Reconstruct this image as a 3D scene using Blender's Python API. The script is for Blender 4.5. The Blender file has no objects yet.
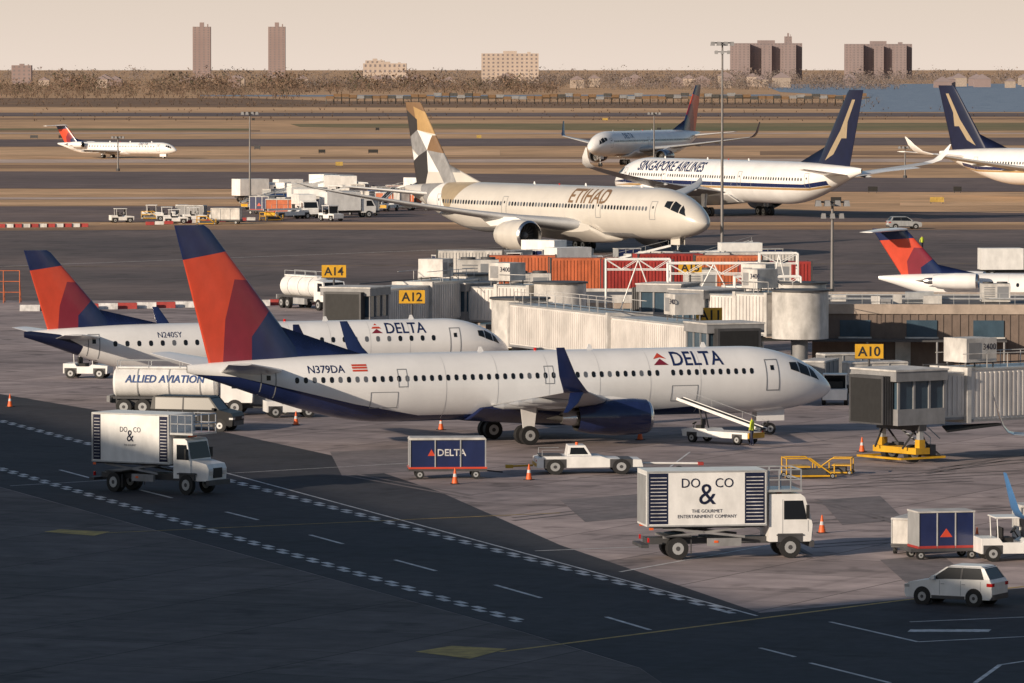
import bpy, bmesh, math, random
from mathutils import Vector, Matrix
random.seed(7)
sc=bpy.context.scene
# ---------------------------------------------------------------- survey
F=5690.0; H=22.3; VH=62.0
PITCH=math.atan((341.5-VH)/F)
def P(u,v,z=0.0):
    dx=(u-512)/F; dy=-(v-341.5)/F
    c,s=math.cos(PITCH),math.sin(PITCH)
    d=Vector((dx,c+dy*s,-s+dy*c)); t=(z-H)/d.z
    return (d.x*t,d.y*t)
# ---------------------------------------------------------------- materials
MC={}
def M(name,col,rough=.5,metal=0.,var=.12,scale=1.5,bump=0.,coat=0.,spec=.5):
    if name in MC: return MC[name]
    m=bpy.data.materials.new(name); m.use_nodes=True; nt=m.node_tree; N=nt.nodes; L=nt.links
    b=N['Principled BSDF']; b.inputs['Roughness'].default_value=rough; b.inputs['Metallic'].default_value=metal; b.inputs['Specular IOR Level'].default_value=spec
    if coat: b.inputs['Coat Weight'].default_value=coat; b.inputs['Coat Roughness'].default_value=.12
    tc=N.new('ShaderNodeTexCoord'); mp=N.new('ShaderNodeMapping'); mp.inputs['Scale'].default_value=(1,1,.6)
    L.new(tc.outputs['Object'],mp.inputs['Vector'])
    nz=N.new('ShaderNodeTexNoise'); nz.inputs['Scale'].default_value=scale; nz.inputs['Detail'].default_value=5; nz.inputs['Roughness'].default_value=.6
    L.new(mp.outputs[0],nz.inputs['Vector'])
    mr=N.new('ShaderNodeMapRange'); mr.inputs['From Min'].default_value=.3; mr.inputs['From Max'].default_value=.7
    mr.inputs['To Min'].default_value=1-var; mr.inputs['To Max'].default_value=1+var*.5
    L.new(nz.outputs['Fac'],mr.inputs['Value'])
    vm=N.new('ShaderNodeVectorMath'); vm.operation='SCALE'; vm.inputs[0].default_value=col[:3]
    L.new(mr.outputs[0],vm.inputs['Scale']); L.new(vm.outputs[0],b.inputs['Base Color'])
    if bump:
        bp=N.new('ShaderNodeBump'); bp.inputs['Strength'].default_value=bump; bp.inputs['Distance'].default_value=.05
        L.new(nz.outputs['Fac'],bp.inputs['Height']); L.new(bp.outputs[0],b.inputs['Normal'])
    MC[name]=m; return m
def ground_mat(name,c1,c2,s1,s2,rough=.85,joint=0,rot=.45,streak=0,lo=.35,hi=.65):
    m=bpy.data.materials.new(name); m.use_nodes=True; nt=m.node_tree; N=nt.nodes; L=nt.links
    b=N['Principled BSDF']; b.inputs['Roughness'].default_value=rough; b.inputs['Specular IOR Level'].default_value=.25
    tc=N.new('ShaderNodeTexCoord'); mp=N.new('ShaderNodeMapping'); mp.inputs['Rotation'].default_value=(0,0,rot)
    L.new(tc.outputs['Object'],mp.inputs['Vector'])
    def noise(s,st=None,d=6):
        n=N.new('ShaderNodeTexNoise'); n.inputs['Scale'].default_value=s; n.inputs['Detail'].default_value=d; n.inputs['Roughness'].default_value=.65
        if st:
            m2=N.new('ShaderNodeMapping'); m2.inputs['Scale'].default_value=st; L.new(mp.outputs[0],m2.inputs['Vector']); L.new(m2.outputs[0],n.inputs['Vector'])
        else: L.new(mp.outputs[0],n.inputs['Vector'])
        return n
    def mrange(src,a,b_,c,d):
        r=N.new('ShaderNodeMapRange'); r.inputs['From Min'].default_value=a; r.inputs['From Max'].default_value=b_
        r.inputs['To Min'].default_value=c; r.inputs['To Max'].default_value=d; L.new(src,r.inputs['Value']); return r.outputs[0]
    mx=N.new('ShaderNodeMix'); mx.data_type='RGBA'; mx.inputs['A'].default_value=(*c1,1); mx.inputs['B'].default_value=(*c2,1)
    L.new(mrange(noise(s1).outputs['Fac'],lo,hi,0,1),mx.inputs['Factor'])
    cur=mx.outputs['Result']
    def scale(cur,f):
        v=N.new('ShaderNodeVectorMath'); v.operation='SCALE'; L.new(cur,v.inputs[0]); L.new(f,v.inputs['Scale']); return v.outputs[0]
    cur=scale(cur,mrange(noise(s2).outputs['Fac'],.3,.7,.74,1.22))
    if joint:
        br=N.new('ShaderNodeTexBrick'); br.offset=0; br.inputs['Scale'].default_value=1; br.inputs['Brick Width'].default_value=joint; br.inputs['Row Height'].default_value=joint
        br.inputs['Mortar Size'].default_value=.06; br.inputs['Color1'].default_value=(1,1,1,1); br.inputs['Color2'].default_value=(.76,.76,.76,1); br.inputs['Mortar'].default_value=(.42,.42,.42,1)
        L.new(mp.outputs[0],br.inputs['Vector'])
        g=N.new('ShaderNodeRGBToBW'); L.new(br.outputs['Color'],g.inputs[0]); cur=scale(cur,g.outputs[0])
    if streak:
        cur=scale(cur,mrange(noise(.5,(.06,1.2,1)).outputs['Fac'],.52,.75,1,1-streak))
        cur=scale(cur,mrange(noise(.35,(1.,.05,1)).outputs['Fac'],.55,.8,1,1-streak))
        cur=scale(cur,mrange(noise(.25,None,3).outputs['Fac'],.58,.68,1,1-streak))
    L.new(cur,b.inputs['Base Color'])
    bp=N.new('ShaderNodeBump'); bp.inputs['Strength'].default_value=.3; bp.inputs['Distance'].default_value=.02
    L.new(noise(6).outputs['Fac'],bp.inputs['Height']); L.new(bp.outputs[0],b.inputs['Normal'])
    return m
white=M('aircraft_white',(.80,.795,.80),.27,var=.08,scale=.5,coat=.5)
beige=M('pearl_beige',(.58,.55,.51),.3,var=.07,scale=.5,coat=.5)
navy=M('navy_paint',(.012,.022,.085),.25,var=.2,coat=.6)
dnavy=M('dark_navy',(.008,.012,.04),.3,var=.2)
red=M('red_paint',(.58,.065,.03),.3,var=.12,coat=.4)
dred=M('maroon_paint',(.20,.018,.035),.3,var=.12,coat=.4)
gold=M('gold_paint',(.42,.27,.12),.35,var=.12)
gold2=M('dull_gold_paint',(.34,.27,.18),.35,var=.12)
brown=M('bronze_paint',(.20,.12,.065),.35,var=.12)
char=M('charcoal_paint',(.035,.033,.036),.35,var=.12)
vanb=M('van_black_paint',(.010,.011,.014),.4,var=.12,spec=.2)
wgrey=M('wing_grey',(.42,.43,.45),.35,var=.12,scale=.8)
metal=M('bare_metal',(.62,.62,.64),.25,metal=1.,var=.1)
dmetal=M('dark_metal',(.12,.115,.11),.45,metal=.6,var=.3)
black=M('rubber_black',(.015,.015,.016),.7,var=.3,scale=4)
glass=M('dark_glass',(.012,.015,.02),.2,var=.1,spec=.25)
bglass=M('blue_glass',(.05,.085,.12),.15,var=.3,scale=.8,spec=.35)
outl=M('panel_line',(.22,.23,.25),.5)
twhite=M('truck_white',(.78,.775,.77),.38,var=.14,scale=1.6,coat=.2)
dirty=M('dirty_white',(.56,.54,.52),.55,var=.4,scale=1.1)
grey=M('mid_grey',(.25,.25,.26),.6,var=.25)
dgrey=M('dark_grey',(.06,.06,.065),.6,var=.3)
yellow=M('safety_yellow',(.62,.34,.02),.45,var=.25)
orange=M('cone_orange',(.75,.12,.02),.5,var=.15)
rust=M('container_rust',(.50,.13,.05),.6,var=.3)
redc=M('container_red',(.34,.035,.03),.6,var=.3)
blue=M('container_blue',(.02,.07,.24),.5,var=.25)
lred=M('lamp_red',(.5,.01,.01),.2)
corr=M('corrugated_panel',(.66,.63,.61),.5,var=.25,scale=.6)
tan=M('tan_wall',(.38,.31,.26),.8,var=.25)
brownw=M('brown_wall',(.16,.12,.10),.75,var=.25)
roofm=M('roof_membrane',(.14,.135,.14),.8,var=.4,scale=.25)
silver=M('silver_paint',(.5,.51,.52),.35,metal=.4,var=.2)
polem=M('galvanised_pole',(.20,.19,.19),.5,metal=.3,var=.2)
paintw=M('marking_white',(.64,.63,.64),.7,var=.5,scale=1.5)
painty=M('marking_yellow',(.46,.31,.07),.7,var=.5,scale=1.5)
skin=M('skin',(.35,.2,.14),.6); hivis=M('hivis',(.55,.65,.05),.6)
# ---------------------------------------------------------------- mesh builder
class MB:
    def __init__(s): s.v=[];s.f=[];s.m=[];s.s=[];s.mats=[];s.T=Matrix.Identity(4)
    def add(s,vs,fs,mat,smooth=False):
        if mat not in s.mats: s.mats.append(mat)
        k=s.mats.index(mat); o=len(s.v)
        for v in vs: s.v.append(s.T@Vector(v))
        for f in fs: s.f.append([i+o for i in f]); s.m.append(k); s.s.append(smooth)
    def box(s,mat,x0,x1,y0,y1,z0,z1): s.frus(mat,(x0,x1,y0,y1,z0),(x0,x1,y0,y1,z1))
    def frus(s,mat,b,t):
        vs=[(b[0],b[2],b[4]),(b[1],b[2],b[4]),(b[1],b[3],b[4]),(b[0],b[3],b[4]),(t[0],t[2],t[4]),(t[1],t[2],t[4]),(t[1],t[3],t[4]),(t[0],t[3],t[4])]
        s.add(vs,[(0,3,2,1),(4,5,6,7),(0,1,5,4),(1,2,6,5),(2,3,7,6),(3,0,4,7)],mat)
    def prism(s,mat,pts,y0,y1,ty=0):
        n=len(pts); vs=[(p[0],y0,p[1]) for p in pts]+[(p[0],y1,p[1]) for p in pts]
        s.add(vs,[list(range(n)),list(range(2*n-1,n-1,-1))]+[(i,(i+1)%n,n+(i+1)%n,n+i) for i in range(n)],mat)
    def cyl(s,mat,p0,p1,r0,r1=None,n=12,cap=True):
        if r1 is None: r1=r0
        p0=Vector(p0);p1=Vector(p1); d=(p1-p0).normalized(); a=d.orthogonal().normalized(); b=d.cross(a)
        vs=[]
        for p,r in((p0,r0),(p1,r1)):
            for i in range(n):
                t=2*math.pi*i/n; vs.append(p+a*(r*math.cos(t))+b*(r*math.sin(t)))
        s.add(vs,[(i,(i+1)%n,n+(i+1)%n,n+i) for i in range(n)],mat,True)
        if cap: s.add(vs[:n],[list(range(n))],mat); s.add(vs[n:],[list(range(n))],mat)
    def beam(s,mat,p0,p1,w): s.cyl(mat,p0,p1,w,n=4)
    def wheel(s,x,y,z,r,w,hub=None):
        h=hub or silver
        s.cyl(black,(x,y-w/2,z),(x,y+w/2,z),r,n=20)
        s.cyl(h,(x,y-w/2-.012,z),(x,y+w/2+.012,z),r*.55,n=14)
        s.cyl(dgrey,(x,y-w/2-.02,z),(x,y+w/2+.02,z),r*.22,n=8)
    def rev(s,prof,mats,c,n=28):
        for k in range(len(prof)-1):
            vs=[]
            for (x,r) in (prof[k],prof[k+1]):
                for i in range(n):
                    t=2*math.pi*i/n; vs.append((c[0]+x,c[1]+r*math.cos(t),c[2]+r*math.sin(t)))
            s.add(vs,[(i,(i+1)%n,n+(i+1)%n,n+i) for i in range(n)],mats[k],True)
    def loft(s,secs,mat,n=9):
        xs=[.5*(1-math.cos(math.pi*i/n)) for i in range(n+1)]
        def hh(x): return 5*(.2969*math.sqrt(x)-.126*x-.3516*x*x+.2843*x**3-.1015*x**4)
        rings=[]
        for (le,ch,tr,td) in secs:
            le=Vector(le);td=Vector(td)
            rings.append([le+Vector((-x*ch,0,0))+td*(hh(x)*ch*tr) for x in reversed(xs)]+[le+Vector((-x*ch,0,0))-td*(hh(x)*ch*tr) for x in xs[1:-1]])
        k=len(rings[0]); vs=[p for r in rings for p in r]; fs=[]
        for j in range(len(rings)-1):
            for i in range(k): fs.append((j*k+i,j*k+(i+1)%k,(j+1)*k+(i+1)%k,(j+1)*k+i))
        s.add(vs,fs,mat,True)
        s.add(rings[-1],[list(range(k))],mat); s.add(rings[0],[list(range(k))],mat)
    def mesh(s,name):
        me=bpy.data.meshes.new(name); me.from_pydata([tuple(v) for v in s.v],[],s.f)
        for m in s.mats: me.materials.append(m)
        me.polygons.foreach_set('material_index',s.m); me.polygons.foreach_set('use_smooth',s.s)
        bm=bmesh.new(); bm.from_mesh(me)
        bmesh.ops.recalc_face_normals(bm,faces=bm.faces); bm.to_mesh(me); bm.free(); me.update(); return me
    def obj(s,name,loc=(0,0,0),rot=0,parent=None,bevel=0):
        return place(s.mesh(name),name,loc,rot,parent,bevel)
def place(me,name,loc=(0,0,0),rot=0,parent=None,bevel=0,scale=1):
    o=bpy.data.objects.new(name,me); sc.collection.objects.link(o)
    l=tuple(loc)+(0,)*(3-len(loc)); o.location=l; o.rotation_euler=(0,0,rot); o.scale=(scale,)*3 if not isinstance(scale,tuple) else scale
    if parent: o.parent=parent
    if bevel:
        b=o.modifiers.new('bev','BEVEL'); b.width=bevel; b.segments=2; b.limit_method='ANGLE'; b.angle_limit=math.radians(40)
    return o
def empty(name,loc,rot=0):
    o=bpy.data.objects.new(name,None); sc.collection.objects.link(o); o.location=tuple(loc)+(0,)*(3-len(loc)); o.rotation_euler=(0,0,rot); return o
TX={}
def textmesh(body,h,off=0.,shear=0.,cut=0):
    key=(body,h,off,shear,cut)
    if key in TX: return TX[key]
    cu=bpy.data.curves.new('t','FONT'); cu.body=body; cu.size=1; cu.offset=off; cu.shear=shear; cu.resolution_u=3
    ob=bpy.data.objects.new('t',cu); sc.collection.objects.link(ob)
    bpy.context.view_layer.update()
    me=bpy.data.meshes.new_from_object(ob.evaluated_get(bpy.context.evaluated_depsgraph_get()))
    bpy.data.objects.remove(ob); k=h/.70
    bm=bmesh.new(); bm.from_mesh(me); bmesh.ops.scale(bm,vec=(k,k,k),verts=bm.verts)
    if cut:
        z=-h*.3
        while z<h*1.2:
            bmesh.ops.bisect_plane(bm,geom=bm.verts[:]+bm.edges[:]+bm.faces[:],plane_co=(0,z,0),plane_no=(0,1,0)); z+=cut
    bm.verts.index_update()
    vs=[(v.co.x,v.co.y) for v in bm.verts]; fs=[[v.index for v in f.verts] for f in bm.faces]; bm.free()
    w=max([v[0] for v in vs]) if vs else 0
    TX[key]=(vs,fs,w); return TX[key]
def inpoly(x,z,p):
    c=False; n=len(p)
    for i in range(n):
        a,b=p[i],p[(i+1)%n]
        if (a[1]>z)!=(b[1]>z) and x<(b[0]-a[0])*(z-a[1])/(b[1]-a[1])+a[0]: c=not c
    return c
def cut_paint(ob,polys):
    me=ob.data; bm=bmesh.new(); bm.from_mesh(me)
    for poly,mat in polys:
        for i in range(len(poly)):
            a,b=poly[i],poly[(i+1)%len(poly)]
            bmesh.ops.bisect_plane(bm,geom=bm.verts[:]+bm.edges[:]+bm.faces[:],plane_co=(a[0],0,a[1]),plane_no=(b[1]-a[1],0,-(b[0]-a[0])),dist=1e-4)
    for poly,mat in polys:
        if mat.name not in [m.name for m in me.materials]: me.materials.append(mat)
        k=[m.name for m in me.materials].index(mat.name)
        for f in bm.faces:
            c=f.calc_center_median()
            if inpoly(c.x,c.z,poly): f.material_index=k
    bm.to_mesh(me); bm.free()
# ---------------------------------------------------------------- airliner
def airliner(name,g,psi,S):
    psi=math.radians(psi); xg=S['xg']; L=S['L']; R=S['R']; Rz=S['Rz']; zc=S['zc']; Ht=S['Ht']
    root=empty(name,(g[0]-math.cos(psi)*xg,g[1]-math.sin(psi)*xg),psi)
    Ln=3.25*R; Lt=6.4*R; ztop=zc+Rz; zbot=zc-Rz; ztip=zc-.32*Rz; ztt=zc+.55*Rz
    def prof(x):
        d=-x
        if d<Ln:
            q=1-max(d/Ln,0)
            t=ztip+(ztop-ztip)*(max(1-q**2.0,0))**.72
            b=ztip-(ztip-zbot)*(max(1-q**2.2,0))**.55
            r=R*(max(1-q**2.1,0))**.56
        elif d>L-Lt:
            s=(d-(L-Lt))/Lt
            t=ztop-(ztop-ztt-.22*Rz)*s**2.2
            b=zbot+(ztt-zbot)*(s*s*(1.9-.9*s))
            r=R*(1-s**1.7)*.96+R*.04
            if s<.15: r=max(r,R*(1-s**1.7))
        else: t,b,r=ztop,zbot,R
        return t,b,max(r,.01)
    xs=[0.0]+[-Ln*(1-math.cos(math.pi/2*i/16)) for i in range(1,17)]
    n=int((L-Lt-Ln)/1.5)
    xs+=[-Ln-(L-Lt-Ln)*i/n for i in range(1,n+1)]+[-(L-Lt)-Lt*i/16 for i in range(1,17)]
    NR=64; B=MB(); vs=[]
    for x in xs:
        t,b,r=prof(x); c=(t+b)/2; hz=max((t-b)/2,.01)
        for i in range(NR):
            a=2*math.pi*i/NR; vs.append((x,r*math.cos(a),c+hz*math.sin(a)))
    fs=[(j*NR+i,j*NR+(i+1)%NR,(j+1)*NR+(i+1)%NR,(j+1)*NR+i) for j in range(len(xs)-1) for i in range(NR)]
    B.add(vs,fs,S['body'],True); B.add(vs[-NR:],[list(range(NR))],dmetal)
    fo=B.obj('fuselage',parent=root)
    if S.get('paint'): cut_paint(fo,S['paint'])
    def surf(x,z,side,e=.007):
        t,b,r=prof(x); c=(t+b)/2; h=max((t-b)/2,.01); k=max(min((z-c)/h,.995),-.995)
        y=r*math.sqrt(1-k*k); return (x,side*(y*(1+e)+.003),c+h*k*(1+e))
    D=MB()
    def quad(mat,x0,x1,z0,z1,side,n=1,e=.007):
        vs=[]
        for j in range(n+1):
            z=z0+(z1-z0)*j/n; vs+= [surf(x0,z,side,e),surf(x1,z,side,e)]
        D.add(vs,[(2*j,2*j+1,2*j+3,2*j+2) for j in range(n)],mat)
    wz=S['wz']; ww,wh,sp=S['win']
    for side in (-1,1):
        x=S['wx'][0]; i=0
        while x>S['wx'][1]:
            if not any(abs(x-dx)<.75 for dx in S['doors']) and i not in S.get('skip',()):
                a,b=ww/2,wh/2
                pts=[(x-a,wz-b*.5),(x-a*.5,wz-b),(x+a*.5,wz-b),(x+a,wz-b*.5),(x+a,wz+b*.5),(x+a*.5,wz+b),(x-a*.5,wz+b),(x-a,wz+b*.5)]
                shade=random.random()
                D.add([surf(p[0],p[1],side) for p in pts],[list(range(8))],glass if shade<.72 else wshade)
            x-=sp; i+=1
        for dx in S['doors']:
            dw,z0,z1=S['dw'],S['dz'][0],S['dz'][1]; w=.06
            for (a,b,c,d,n) in ((dx-dw,dx-dw+w,z0,z1,10),(dx+dw-w,dx+dw,z0,z1,10),(dx-dw+w,dx+dw-w,z1-w,z1,1),(dx-dw+w,dx+dw-w,z0,z0+w,1)):
                quad(outl,a,b,c,d,side,n)
            quad(glass,dx-.12,dx+.12,wz+.02,wz+.3,side,1)
        for dx in S.get('exits',[]):
            w=.04
            for (a,b,c,d,n) in ((dx-.3,dx-.3+w,wz-.5,wz+.55,6),(dx+.3-w,dx+.3,wz-.5,wz+.55,6),(dx-.3+w,dx+.3-w,wz+.5,wz+.55,1),(dx-.3+w,dx+.3-w,wz-.5,wz-.45,1)): quad(outl,a,b,c,d,side,n)
        for (a0,a1) in S.get('cargo',[]):
            if side<0:
                w=.04
                for (a,b,c,d,n) in ((a0,a0-w,zbot+.45*Rz,zc-.15,6),(a1,a1+w,zbot+.45*Rz,zc-.15,6),(a0-w,a1+w,zc-.15-w,zc-.15,1),(a0-w,a1+w,zbot+.45*Rz,zbot+.45*Rz+w,1)): quad(outl,a,b,c,d,side,n)
        for (xa,xb,ka,kb,kd) in ((.20,.30,.66,.84,.90),(.31,.43,.67,.88,.90),(.44,.54,.70,.88,.84)):
            def kp(xf,k):
                x=-Ln*xf; t,b,r=prof(x); return surf(x,b+(t-b)*k,side,.012)
            vs=[]
            for j in range(5):
                f=j/4; vs+=[kp(xa+(.05*f if xa<.25 else .01*f),ka+(kb-ka)*f),kp(xb,ka+.02+(kd-ka-.02)*f)]
            D.add(vs,[(2*j,2*j+1,2*j+3,2*j+2) for j in range(4)],glass)
    for (tri,mat,side) in S.get('marks',[]):
        D.add([surf(p[0],p[1],side,.009) for p in tri],[list(range(len(tri)))],mat)
    for k in range(1,7):
        x=-Ln-(L-Lt-Ln)*k/7
        for side in(-1,1): quad(seam,x,x+.035,zbot+.1*Rz,ztop-.05*Rz,side,24,.003)
    D.obj('windows_and_doors',parent=root)
    T=MB()
    for (body,h,x0,z0,mat,sides,off,shear) in S.get('text',[]):
        vs,fs,w=textmesh(body,h,off,shear,max(.1,h/8))
        for side in sides:
            xx=x0 if side<0 else x0+w
            T.add([surf(xx+(v[0] if side<0 else -v[0]),z0+v[1],side,.008) for v in vs],fs,mat)
    if T.v: T.obj('lettering',parent=root)
    W=MB(); xw,cr,ct,semi,sw,dih=S['wing']; tn=math.tan(math.radians(sw)); zw=zc-Rz*.62; yk=semi*.3
    te=xw-cr-.02*semi; wl=S.get('wl','blend'); wlm=S.get('wlm',white)
    def le(y): return xw-tn*y
    def zz(y): return zw+math.tan(math.radians(dih))*y+S.get('flex',0)*(y/semi)**2
    for sd in (-1,1):
        secs=[((xw+.3,0,zw),cr+.3,.14,(0,0,1)),((le(yk),sd*yk,zz(yk)),le(yk)-te,.12,(0,0,1))]
        for f in (.5,.7,.85,1.):
            y=semi*f; fk=(y-yk)/(semi-yk); ch=(le(yk)-te)*(1-fk)+ct*fk
            secs.append(((le(y),sd*y,zz(y)),ch,.10,(0,0,1)))
        W.loft(secs,wgrey)
        x1,z1=le(semi),zz(semi)
        if wl in('blend','split'):
            h=S.get('wlh',2.5)
            ss=[((x1,sd*semi,z1),ct,.1,(0,0,1))]
            for (oy,oz,ox,c,a) in ((.3,.12,.25,.92,35),(.55,.45,.6,.82,62),(.75,1.0,.33*h+.2,.66,74),(1.1,h*.96,.72*h,.32,78)):
                ar=math.radians(a); ss.append(((x1-ox,sd*(semi+oy),z1+oz),ct*c,.09,(0,-sd*math.sin(ar),math.cos(ar))))
            W.loft(ss,wlm)
            if wl=='split':
                ss=[]
                for (oy,oz,ox,c,a) in ((.25,.0,.4,.55,-20),(.75,-.55,.95,.4,-50),(1.05,-1.05,1.7,.18,-55)):
                    ar=math.radians(a); ss.append(((x1-ox,sd*(semi+oy),z1+oz),ct*c,.09,(0,-sd*math.sin(ar),math.cos(ar))))
                W.loft(ss,wlm)
        elif wl=='rake':
            W.loft([((x1,sd*semi,z1),ct,.1,(0,0,1)),((x1-2.4,sd*(semi+2.2),z1+.5),ct*.55,.09,(0,-sd*.3,1)),((x1-4.6,sd*(semi+3.6),z1+1.1),.25,.09,(0,-sd*.4,1))],wgrey)
        elif wl=='curve':
            W.loft([((x1,sd*semi,z1),ct,.1,(0,0,1)),((x1-1.2,sd*(semi+1.2),z1+.5),ct*.8,.09,(0,-sd*.6,.8)),((x1-2.4,sd*(semi+1.9),z1+1.5),ct*.55,.09,(0,-sd*.9,.4)),((x1-4,sd*(semi+2.3),z1+2.8),.3,.09,(0,-sd*.97,.2))],wlm)
        for f in (.28,.5,.68):
            y=semi*f; fk=max((y-yk)/(semi-yk),0); ch=(le(yk)-te)*(1-fk)+ct*fk; xt=le(y)-ch
            W.rev([(-1.2,.02),(-.6,.17),(.6,.2),(1.6,.12),(2.2,.02)],[wgrey]*4,(xt+.2,sd*y,zz(y)-.22),10)
    fl=cr*1.35; fx=xw-cr*.5
    for sd in(-1,1):
        W.loft([((fx+fl*.55,0,zbot-.02),fl*1.05,.07,(0,0,1)),((fx+fl*.5,sd*.55*R,zbot+.12),fl,.075,(0,0,1)),((fx+fl*.4,sd*R*.98,zc-.6*Rz),fl*.85,.08,(0,0,1))],S.get('belly',S['body']))
    W.obj('wings',parent=root)
    ft=S['fin']
    xr0,xr1,xt0,xt1=[-L+q for q in ft[:4]]; zr=ztop-.35*Rz
    def fp(s,t):
        a=xr0+(xt0-xr0)*t; b=xr1+(xt1-xr1)*t; return (a+(b-a)*s,zr+(Ht-zr)*t)
    FN=MB(); secs=[]
    for t in (0,.25,.5,.75,.97,1.):
        a,z=fp(0,t); b,_=fp(1,t); k=0 if t<1 else .15
        secs.append(((a-k,0,z),a-b-k,.095,(0,1,0)))
    FN.loft(secs,S['finc'],n=10)
    if ft[4]:
        d=ft[4]; a,z=fp(0,.30)
        FN.add([(xr0+d,0,ztop-.05),(a-.3,0,z),(xr0-1,.2,ztop-.25),(xr0-1,-.2,ztop-.25),(xr0+d,.08,ztop-.3),(xr0+d,-.08,ztop-.3)],[(0,1,2,4),(0,5,3,1)],S.get('dorsal',S['finc']),True)
    fino=FN.obj('tail_fin',parent=root)
    if S.get('finp'): cut_paint(fino,[([fp(*q) for q in poly],m) for poly,m in S['finp']])
    ST=MB(); sx,sc_,stc,ssem,ssw,sdi,sz=S['stab']
    for sd in(-1,1):
        ST.loft([((-L+sx,0,sz),sc_,.1,(0,0,1)),((-L+sx-math.tan(math.radians(ssw))*ssem,sd*ssem,sz+math.tan(math.radians(sdi))*ssem),stc,.09,(0,0,1))],white)
    ST.obj('tailplane',parent=root)
    E=MB()
    for (xf,y,z,ln,r) in S['eng']:
        for sd in(-1,1):
            c=(xf,sd*y,z); em=S['engm']
            pr=[(-.28*ln,.76*r),(-.06*ln,.76*r),(0,.82*r),(-.015*ln,.88*r),(-.05*ln,.94*r),(-.2*ln,1.0*r),(-.5*ln,1.0*r),(-.8*ln,.88*r),(-ln,.70*r),(-.97*ln,.62*r),(-.8*ln,.58*r)]
            E.rev(pr,[dmetal,metal,metal,metal,em,em,em,em,dmetal,dmetal],c)
            E.rev([(-.26*ln,.01*r),(-.24*ln,.8*r)],[char],c); E.rev([(-.1*ln,.02*r),(-.16*ln,.16*r),(-.25*ln,.25*r)],[grey,grey],c,14)
            for i in range(18):
                a=2*math.pi*i/18; E.beam(dmetal,(xf-.235*ln,sd*y+.2*r*math.cos(a),z+.2*r*math.sin(a)),(xf-.225*ln,sd*y+.74*r*math.cos(a+.15),z+.74*r*math.sin(a+.15)),.04*r)
            E.rev([(-.8*ln,.45*r),(-1.1*ln,.40*r),(-1.2*ln,.3*r),(-1.2*ln,.2*r),(-1.4*ln,.02*r)],[metal,metal,dmetal,dmetal],c,18)
            if S.get('rear'):
                E.box(white,xf-.8*ln,xf-.2*ln,min(sd*(y-r*.9),sd*R*.7),max(sd*(y-r*.9),sd*R*.7),z-.12,z+.12)
            else:
                zt=zw+math.tan(math.radians(dih))*y+.15
                E.prism(white,[(xf-.25*ln,z+.95*r),(xf-.5*ln,z+1.12*r),(xf-.95*ln,zt),(xf-1.75*ln,zt-.25),(xf-1.4*ln,z+.5*r),(xf-.9*ln,z+.6*r)],sd*y-.16,sd*y+.16)
    E.obj('engines',parent=root)
    G=MB(); wr=S['wr']; ty=S['ty']; xn=S['xn']
    for sd in(-1,1):
        G.cyl(silver,(xg,sd*ty,wr),(xg,sd*ty*.95,zbot+.4*Rz),.13*wr/.55,n=10)
        G.beam(silver,(xg+.8,sd*ty*.9,zbot+.3*Rz),(xg,sd*ty,wr+.4),.07)
        G.prism(S['body'],[(xg-.5,zbot+.4*Rz),(xg+.5,zbot+.4*Rz),(xg+.35,wr*1.6),(xg-.35,wr*1.6)],sd*ty+sd*.35-.03,sd*ty+sd*.35+.03)
        for ax in ((0,) if S['ax']==1 else (-.75,.75)):
            for wy in(-.43,.43): G.wheel(xg+ax,sd*ty+wy*wr/.56,wr,wr,.4*wr/.56)
    nr=wr*.65
    G.cyl(silver,(xn,0,nr),(xn-.1,0,zbot+.6*Rz),.09,n=10); G.beam(silver,(xn+.9,0,zbot+.3),(xn,0,nr+.5),.05)
    for wy in(-.22,.22): G.wheel(xn,wy*wr/.56,nr,nr,.22)
    for sd in(-1,1): G.box(S['body'],xn-.9,xn+.9,sd*.35-.02,sd*.35+.02,zbot-.5,zbot+.25)
    G.obj('landing_gear',parent=root)
    A=MB()
    for fx in (.2,.38,.55): A.prism(white,[(-L*fx,ztop-.02),(-L*fx-.15,ztop+.28),(-L*fx-.3,ztop+.28),(-L*fx-.4,ztop-.02)],-.02,.02)
    A.cyl(lred,(-L*.47,0,ztop-.05),(-L*.47,0,ztop+.15),.1,n=8)
    A.obj('antennas',parent=root)
    return root
seam=M('fuselage_seam',(.58,.58,.59),.5); wshade=M('window_shade',(.12,.13,.15),.4)
delta_fin=[([(-.3,.83),(1.3,.74),(1.3,.02),(.70,.0),(.60,.30),(-.3,.58)],red),
           ([(-.3,.60),(.22,.62),(.66,.34),(.88,.0),(.60,.0),(.44,.22),(-.3,.50)],dred)]
L=40.8
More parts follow.
